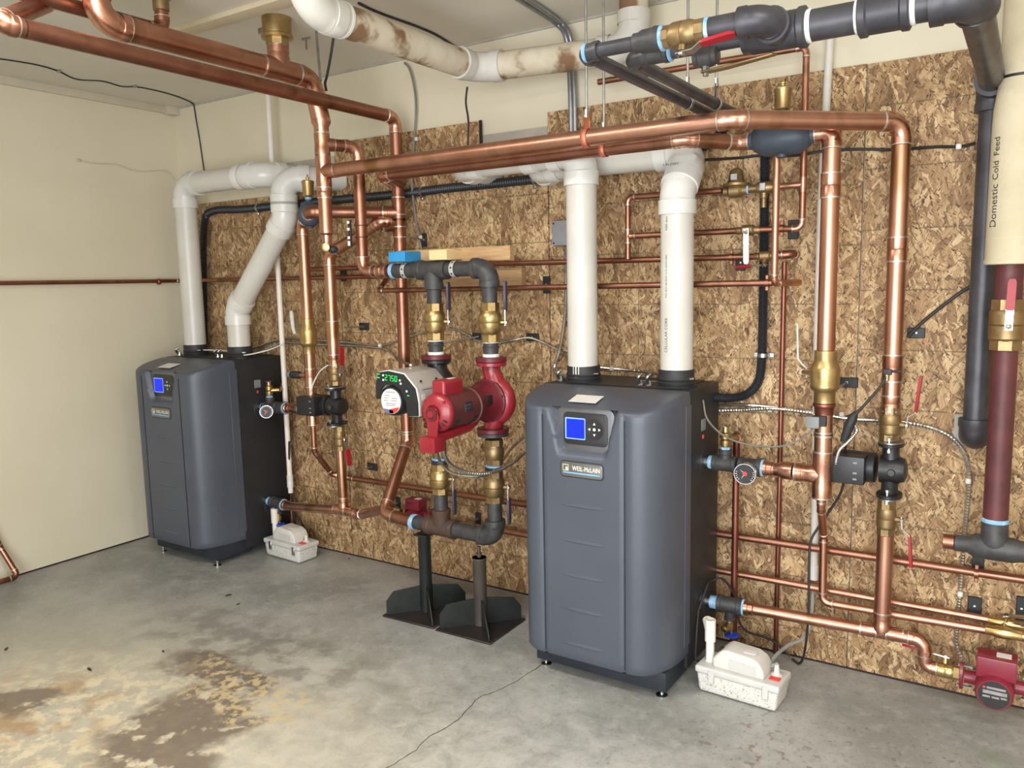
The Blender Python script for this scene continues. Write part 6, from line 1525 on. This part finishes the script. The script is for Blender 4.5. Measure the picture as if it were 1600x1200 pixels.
arm('dark flexible conduit dropping beside the grey box to the near boiler', [(2.575, -0.020, 1.543), (2.574, -0.020, 1.407), (2.569, -0.020, 1.275), (2.551, -0.030, 1.142), (2.536, -0.060, 1.037), (2.70, -0.25, 1.04)], 0.008, 0.007)
arm('upper of two armoured cables leaving the near boiler to the right', [(3.213, -0.020, 0.933), (3.313, -0.014, 0.939), (3.407, -0.014, 0.939), (3.543, -0.014, 0.932), (3.629, -0.014, 0.922)])
arm('long armoured cable sweeping right and down to the small red circulator', [(3.217, -0.030, 0.913), (3.314, -0.016, 0.920), (3.435, -0.030, 0.936), (3.565, -0.016, 0.927), (3.693, -0.016, 0.916), (3.834, -0.016, 0.918), (3.930, -0.016, 0.908), (3.997, -0.016, 0.880), (4.037, -0.016, 0.831), (4.055, -0.016, 0.754), (4.053, -0.016, 0.637), (4.049, -0.016, 0.484), (4.046, -0.016, 0.352), (4.042, -0.016, 0.228), (4.049, -0.030, 0.169), (4.082, -0.070, 0.143), (4.121, -0.130, 0.159)], 0.0074, 0.010)
arm('flexible conduit looping under the red pump', [(2.44, -0.715, 0.845), (2.396, -0.620, 0.748), (2.410, -0.520, 0.689), (2.460, -0.420, 0.673), (2.482, -0.300, 0.692), (2.484, -0.200, 0.721), (2.60, -0.10, 0.80)], 0.0078, 0.010)
arm('second flexible conduit rising behind the red pump to the near boiler', [(2.40, -0.70, 0.835), (2.350, -0.600, 0.732), (2.378, -0.540, 0.680), (2.443, -0.440, 0.665), (2.426, -0.300, 0.692), (2.409, -0.150, 0.742), (2.60, -0.07, 0.90)], 0.0066, 0.010)
cable('sensor_wire', 'thin wire hanging from the near boiler side to the grey sensor', 'cable', [(3.24, -0.235, 0.984), (3.255, -0.230, 0.916), (3.316, -0.240, 0.865), (3.398, -0.250, 0.843), (3.498, -0.260, 0.845), (3.570, -0.260, 0.870), (3.626, -0.255, 0.921)], 0.0034, 'wire_grey', 6, 'thin cables')
sn = V((3.635, -0.262, 0.937)); se = thing('clip_sensor', 'grey clip-on sensor box on the near supply riser', 'sensor', tuple(sn))
MB().box((X4-0.046, Y4-0.052, sn.z-0.018), (X4-0.004, Y4-0.040, sn.z+0.020), 0.003, 2).build('box', 'sensor_grey', se)
MB().box((X4-0.030, Y4-0.041, sn.z-0.012), (X4+0.016, Y4-0.026, sn.z+0.022), 0.002, 1).build('clip', 'rubber_black', se)
cable('power_cord', 'black cord from the rightmost riser past the near circulator down to the floor', 'cable', [(X5-0.01, Y5-0.032, 1.105), (3.811, -0.170, 1.067), (3.769, -0.190, 1.005), (3.730, -0.210, 0.949), (3.702, -0.150, 0.862), (3.688, -0.100, 0.696), (3.643, -0.090, 0.597), (3.615, -0.120, 0.544), (3.593, -0.130, 0.486), (3.594, -0.140, 0.373), (3.596, -0.140, 0.234), (3.579, -0.100, 0.083), (3.556, -0.070, 0.013), (3.524, -0.050, 0.012)], 0.0045, 'wire_black', 8, 'black cords')
pl_ = [(3.739, -0.200, 0.973), (3.731, -0.205, 0.955), (3.718, -0.205, 0.920), (3.703, -0.200, 0.871)]
tag(MB().tube(pl_, [0.006, 0.015, 0.016, 0.011], 12).build('plug', 'rubber_black'), 'black inline plug hanging left of the near circulator', 'plug')
cable('armoured_cable', 'short grey whip curling from the plug into the near circulator box', 'cable', [(3.737, -0.200, 0.927), (3.743, -0.210, 0.908), (3.719, -0.210, 0.874), (3.691, -0.205, 0.839), (3.682, -0.200, 0.783), (3.685, -0.190, 0.749)], 0.0062, 'armour', 8, 'armoured cables', ribs=0.006)
tp = thing('temperature_probe', 'small black probe clipped on the rightmost riser', 'sensor', (X5-0.012, Y5-0.03, 1.104))
zz9 = 1.100
MB().box((X5-0.020, Y5-0.042, zz9-0.008), (X5+0.004, Y5-0.026, zz9+0.010), 0.003, 2).build('clip', 'rubber_black', tp)
MB().cyl((X5-0.004, Y5-0.036, zz9+0.004), (X5+0.034, Y5-0.028, zz9+0.004), 0.004, 8).build('stem', 'rubber_black', tp)
MB().lathe((X5-0.010, Y5-0.036, zz9-0.008), (0, 0, -1), [(0, 0.006), (0.018, 0.006)], 8).build('tip', 'brass_bright', tp)
cable('power_cord', 'black cable running up from the wall bracket behind the gas main', 'cable', [(3.858, -0.020, 1.203), (3.897, -0.012, 1.250), (3.951, -0.012, 1.302), (4.003, -0.012, 1.347), (4.037, -0.012, 1.372)], 0.0055, 'wire_black', 8, 'black cords')
cable('power_cord', 'black cord looping at the near boiler foot beside the return tee', 'cable', [(3.238, -0.27, 0.20), (3.251, -0.200, 0.292), (3.254, -0.160, 0.296), (3.283, -0.130, 0.301), (3.315, -0.100, 0.245), (3.333, -0.100, 0.161), (3.362, -0.090, 0.101), (3.446, -0.050, 0.068), (3.517, -0.050, 0.022)], 0.0045, 'wire_black', 8, 'black cords')
cable('power_cord', 'black cord hanging down the near boiler side to the condensate pump', 'cable', [(3.240, -0.26, 0.22), (3.248, -0.30, 0.14), (3.252, -0.31, 0.05), (3.30, -0.33, 0.09)], 0.0045, 'wire_black', 8, 'black cords')
cable('power_cord', 'black cords bunched behind the far condensate pump', 'cable', [(0.939, -0.100, 0.597), (0.913, -0.090, 0.419), (0.914, -0.080, 0.258), (0.920, -0.070, 0.096), (0.982, -0.100, 0.026), (1.08, -0.17, 0.11)], 0.006, 'wire_black', 8, 'black cords')
cable('power_cord', 'black hose from the far boiler foot to its condensate pump', 'cable', [(0.934, -0.080, 0.208), (0.972, -0.050, 0.099), (0.988, -0.050, 0.048), (0.982, -0.090, 0.041), (1.05, -0.19, 0.10)], 0.005, 'wire_black', 8, 'black cords')
cable('drain_tube', 'clear plastic tube arching from the near condensate pump to the wall', 'tube', [(3.549, -0.366, 0.135), (3.519, -0.340, 0.111), (3.522, -0.280, 0.121), (3.540, -0.180, 0.123), (3.578, -0.100, 0.131), (3.591, -0.070, 0.207), (3.585, -0.030, 0.275)], 0.0065, 'tubing', 10)
cable('ceiling_wire', 'thin dark wire stapled along the ceiling edge above the cream wall and down the corner', 'wire', [(0.289, -1.128, 2.434), (0.323, -1.013, 2.434), (0.336, -0.909, 2.434), (0.305, -0.806, 2.434), (0.225, -0.672, 2.434), (0.285, -0.578, 2.434), (0.261, -0.464, 2.434), (0.311, -0.408, 2.434), (0.313, -0.283, 2.434), (0.280, -0.148, 2.433), (0.218, -0.025, 2.432), (0.191, 0.006, 2.423), (0.201, 0.006, 2.356), (0.221, 0.006, 2.232), (0.236, 0.006, 2.108), (0.245, 0.006, 2.037)], 0.0034, 'wire_black', 6, 'thin wall wires')
for u_, lb in (((0.317, -0.807, 2.432), 'first staple of the ceiling wire from the left'), ((0.321, -0.428, 2.432), 'second staple of the ceiling wire from the left'), ((0.184, 0.004, 2.438), 'staple of the ceiling wire where it turns down')):
    tag(MB().box(tuple(V(u_)-V((0.010, 0.007, 0.006))), tuple(V(u_)+V((0.010, 0.007, 0.004))), 0.002, 1).build('cable_staple', 'box_grey'), lb, 'staple', 'cable staples')
cable('painted_wire', 'painted-over wire looping on the upper cream wall near the corner', 'wire', [(0.004, -0.573, 2.080), (0.004, -0.481, 2.074), (0.004, -0.374, 2.082), (0.004, -0.247, 2.058), (0.004, -0.077, 2.078), (0.004, -0.023, 2.030)], 0.003, 'wall_cream', 6, 'thin wall wires')
tag(MB().box(V((0.000, -0.574, 2.080))-V((0, 0.012, 0.006)), V((0.000, -0.574, 2.080))+V((0.012, 0.012, 0.008)), 0.003, 1).build('wall_hook', 'trim_paint'), 'small painted hook on the upper cream wall', 'hook')
cable('ceiling_wire', 'black wire pair stapled along the ceiling beside the canvas-wrapped pipe', 'wire', [(2.074, -0.652, 2.432), (2.065, -0.581, 2.432), (2.063, -0.501, 2.432), (2.068, -0.403, 2.432), (2.072, -0.302, 2.432), (2.066, -0.191, 2.432), (2.043, -0.074, 2.432), (2.014, 0.047, 2.432)], 0.005, 'wire_black', 6, 'thin wall wires')
cable('ceiling_wire', 'grey cable hanging from the ceiling in front of the rear riser and down the OSB', 'wire', [(1.746, -0.012, 2.408), (1.775, -0.012, 2.375), (1.797, -0.012, 2.297), (1.804, -0.012, 2.198), (1.779, -0.010, 2.017), (1.800, -0.056, 1.883), (1.774, -0.010, 1.744), (1.795, -0.010, 1.626), (1.811, -0.010, 1.547)], 0.0052, 'wire_grey', 6, 'thin wall wires')
cable('ceiling_wire', 'dark wire pair hanging from the canvas-wrapped pipe to the header', 'wire', [(2.300, -0.300, 2.169), (2.306, -0.320, 2.107), (2.330, -0.340, 2.029), (2.338, -0.360, 1.929)], 0.004, 'wire_black', 6, 'thin wall wires')
cable('ceiling_wire', 'twisted black wires hanging by the front riser top', 'wire', [(1.755, -0.458, 2.434), (1.723, -0.450, 2.354), (1.705, -0.460, 2.271), (1.702, -0.470, 2.239), (1.707, -0.470, 2.208)], 0.0055, 'wire_black', 6, 'thin wall wires')
tag(MB().cyl((1.707, -0.511, 2.430), (1.789, -0.580, 2.215), 0.005, 8).build('threaded_rod', 'rod'), 'thin threaded rod from the ceiling to the large copper main', 'rod')
th = V((1.600, -0.466, 2.434)); hk = thing('ceiling_hook', 'small T-shaped metal hook under the ceiling left of the canvas-wrapped pipe', 'hook', tuple(th))
MB().box(th+V((-0.022, -0.004, -0.006)), th+V((0.022, 0.004, 0.003)), 0.001, 1).build('bar', 'rod', hk)
MB().cyl(th, th-V((0, 0, 0.045)), 0.004, 8).build('shank', 'rod', hk)
cable('armoured_cable', 'armoured cable reaching the ceiling valve from the top edge', 'cable', [(1.517, -0.800, 2.541), (1.568, -0.760, 2.500), (1.607, -0.720, 2.474), (1.619, -0.700, 2.468)], 0.0075, 'armour', 8, 'armoured cables', ribs=0.007)
for k, dx_ in enumerate((0.0, 0.026)):
    cable('steel_conduit', ('left' if k == 0 else 'right')+' of two steel conduits coming off the ceiling and down the OSB left edge', 'conduit', [tuple(V((2.587, -0.453, 2.425))+V((dx_, 0, 0))), tuple(V((2.571, -0.233, 2.425))+V((dx_, 0, 0))), tuple(V((2.561, -0.056, 2.420))+V((dx_*0.8, 0, 0))), tuple(V((2.600, -0.045, 2.367))+V((dx_*0.7, 0, 0))), tuple(V((2.600, -0.020, 2.266))+V((dx_*0.7, 0, 0))), tuple(V((2.604, -0.016, 2.119))+V((dx_*0.7, 0, 0))), tuple(V((2.605, -0.016, 1.907))+V((dx_*0.7, 0, 0)))], 0.0105, 'emt', 10, 'steel conduits')
cable('thin_cable', 'dark cable along the OSB behind the near risers at header height', 'cable', [(3.155, -0.008, 1.842), (3.274, -0.008, 1.837), (3.365, -0.008, 1.837), (3.482, -0.034, 1.822), (3.587, -0.034, 1.827), (3.693, -0.008, 1.825), (3.800, -0.008, 1.812), (3.911, -0.008, 1.809), (3.982, -0.008, 1.803), (4.024, -0.008, 1.808)], 0.0052, 'wire_black', 6, 'thin cables')

# ------------------------------------------------------------------ boxes and brackets on the OSB
g0 = V((2.523, 0.000, 1.656)); g1 = V((2.522, 0.000, 1.553))
bx = thing('junction_box', 'grey junction box half hidden behind the near left vent pipe', 'junction box', (g0.x, 0, g1.z))
MB().box((g0.x, -0.045, g1.z), (g0.x+0.105, -0.0005, g0.z), 0.008, 2).build('box', 'box_grey', bx)
for z_ in (g0.z-0.012, g1.z+0.012):
    MB().ball((g0.x+0.010, -0.045, z_), 0.004, n=8).build('screw', 'slot_dark', bx)
BR = [((570, 510), 0.062, 0.036, (537, 512), 'beside the far pumped riser'), ((583, 729), 0.062, 0.036, (552, 736), 'right of the far drop, low down'), ((664, 375), 0.026, 0.062, (640, 371), 'right of the rear riser'),
      ((833, 527), 0.062, 0.034, None, 'left of the near boiler vents, in the middle'), ((748, 526), 0.060, 0.034, None, 'between the two pump valves'), ((855, 445), 0.034, 0.072, None, 'behind the stepped wall line left of the vents'),
      ((1240, 359), 0.036, 0.066, None, 'behind the lever valve line end'), ((1158, 410), 0.036, 0.058, None, 'under the straight wall line by the regulator'), ((1324, 597), 0.072, 0.034, (1310, 606), 'right of the marked check valve'),
      ((1432, 520), 0.052, 0.034, None, 'right of the rightmost riser'), ((623, 785), 0.028, 0.060, (606, 797), 'left of the hidden dark red circulator'), ((748, 810), 0.028, 0.060, (736, 818), 'right of the low iron tee'),
      ((1528, 884), 0.034, 0.060, None, 'under the iron tee at right'), ((1523, 946), 0.040, 0.062, None, 'above the two low lines at right'), ((1596, 950), 0.030, 0.080, None, 'at the right edge above the chrome lever'), ((538, 430), 0.034, 0.060, None, 'left of the manifold drop'), ((1406, 872), 0.045, 0.014, None, 'right of the near return drop')]
BRP = [(1.420, 0.000, 1.206), (1.435, -0.000, 0.496), (1.821, -0.000, 1.611), (2.399, 0.000, 1.172), (2.111, -0.000, 1.169), (2.473, 0.000, 1.395), (3.480, 0.000, 1.573), (3.296, 0.000, 1.464), (3.673, 0.000, 1.042), (3.882, 0.000, 1.217), (1.597, 0.000, 0.331), (2.085, 0.000, 0.321), (4.093, 0.000, 0.457), (4.090, 0.000, 0.320), (4.220, 0.000, 0.339), (1.296, 0.000, 1.460), (3.861, 0.000, 0.442)]
RODP = {0: (1.444, -0.170, 1.210), 1: (1.463, -0.170, 0.512), 2: (1.813, -0.100, 1.620), 8: (3.671, -0.180, 1.040), 10: (1.596, -0.090, 0.311), 11: (2.102, -0.090, 0.320)}
for i, ((uv, w_, h_, _, lb), p) in enumerate(zip(BR, BRP)):
    p = V(p); root = thing('strut_bracket', 'black metal bracket on the OSB %s' % lb, 'bracket', tuple(p), 'black wall brackets')
    MB().box(p+V((-w_/2, -0.010, -h_/2)), p+V((w_/2, -0.0004, h_/2)), 0.002, 1).build('plate', 'strut_black', root)
    MB().lathe(p+V((0, -0.010, 0)), (0, -1, 0), [(0, 0.005), (0.003, 0.005), (0.004, 0.003)], 6).build('screw', 'zinc', root)
    if i in RODP: MB().cyl(p+V((0, -0.010, 0)), RODP[i], 0.0038, 8).build('standoff_rod', 'rod', root)
CLP = [((3.282, -0.068, 1.483), (1, 0, 0), SR, 'on the straight wall line'), ((3.439, -0.172, 1.390), (1, 0, 0), SR, 'at the right end of the stepped wall line'), ((3.462, -0.085, 1.574), (1, 0, 0), SR, 'on the loop line right of the lever valve'),
       ((4.092, -0.047, 0.446), (1, 0, 0), 0.014, 'on the upper low line at right'), ((3.800, -0.047, 0.306), (1, 0, 0), 0.013, 'on the lower low line beside the return drop')]
for p, d, r_, lb in CLP:
    p = V(p); root = thing('bell_clamp', 'small copper pipe clamp %s' % lb, 'clamp', tuple(p), 'small copper pipe clamps')
    MB().lathe(p-V(d)*0.006, d, [(0, r_+0.0003), (0, r_+0.0025), (0.012, r_+0.0025), (0.012, r_+0.0003)], 16, caps=False).build('band', 'copper_dull', root)
    for s in (-1, 1):
        MB().box(p+V((-0.006, -0.006, s*(r_+0.008)-0.008)), p+V((0.006, 0.002, s*(r_+0.008)+0.008)), 0.002, 1).build('ear', 'copper_dull', root)
for pz_, lb in (((1.801, -0.016, 2.065), 'white clip on the grey hanging cable near the OSB top'), ((1.806, -0.014, 1.623), 'white clip on the grey cable above the timber board'), ((3.417, -0.024, 0.931), 'white clip on the two armoured cables right of the near boiler'), ((3.662, -0.022, 0.930), 'white clip on the armoured cables right of the check valve'), ((4.054, -0.025, 0.741), 'white clip on the armoured cable at right, upper'), ((4.048, -0.025, 0.358), 'white clip on the armoured cable at right, lower'), ((1.532, -0.022, 1.115), 'white clip where the far armoured cables part'), ((2.780, -0.022, 1.054), 'white clip on the armoured cable between the near vents'), ((3.979, -0.014, 1.803), 'white clip on the dark cable left of the gas main')):
    p = V(pz_)
    tag(MB().box(p-V((0.008, 0.004, 0.009)), p+V((0.008, 0.012, 0.009)), 0.003, 1).build('cable_clip', 'wire_white'), lb, 'cable clip', 'white cable clips')
# plastic shoehorn-like handle of a wall tool at left, bent rod near the check valve
tag(MB().tube([(0.964, -0.060, 1.283), (0.967, -0.060, 1.263), (0.971, -0.060, 1.197), (0.983, -0.060, 1.164)], [0.008, 0.0115, 0.0105, 0.008], 10).build('lever_handle', 'lever_white'), 'white lever handle on the OSB left of the far check valve', 'handle')
wr = thing('bent_lever', 'thin white bent lever on the OSB left of the marked check valve', 'handle', (3.559, -0.100, 1.064))
MB().tube([(3.524, -0.100, 1.250), (3.529, -0.100, 1.129), (3.541, -0.100, 1.112), (3.558, -0.100, 1.097), (3.559, -0.100, 1.064)], 0.0032, 8).build('rod', 'lever_white', wr)
MB().cyl((3.548, -0.100, 1.083), (X4-0.03, Y4, 1.096), 0.009, 10).build('stub', 'brass', wr)
MB().lathe((3.550, -0.102, 1.084), (0, -1, 0), [(0, 0.010), (0.006, 0.010)], 6).build('nut', 'zinc', wr)
# leaf scraps on the slab
for i, (p, s_) in enumerate((((1.151, -0.695, 0.002), 0.03), ((1.277, -0.741, 0.002), 0.02), ((1.302, -1.433, 0.002), 0.035), ((1.409, -1.200, 0.002), 0.02), ((0.839, -1.510, 0.002), 0.03), ((1.288, -0.054, 0.002), 0.02))):
    p = V(p); a = random.uniform(0, PI); u_ = V((math.cos(a), math.sin(a), 0)); v_ = V((-u_.y, u_.x, 0)); vs = []
    for k in range(8):
        t = 2*PI*k/8; vs.append(p+u_*math.cos(t)*s_*0.5+v_*math.sin(t)*s_*0.16*random.uniform(0.7, 1.3)+V((0, 0, 0.0005)))
    tag(MB().prism(vs, (0, 0, 0.0015)).build('leaf_scrap', 'stand_plate'), ['dry leaf scrap on the slab in front of the far boiler, upper', 'dark leaf crumb in front of the far boiler, lower', 'dark twig scrap on the slab at left, by the ochre stain', 'small leaf scrap on the slab left of the middle', 'thin scrap at the left edge of the slab', 'dark scrap on the slab right of the far condensate pump'][i], 'leaf', 'leaf scraps on the floor')
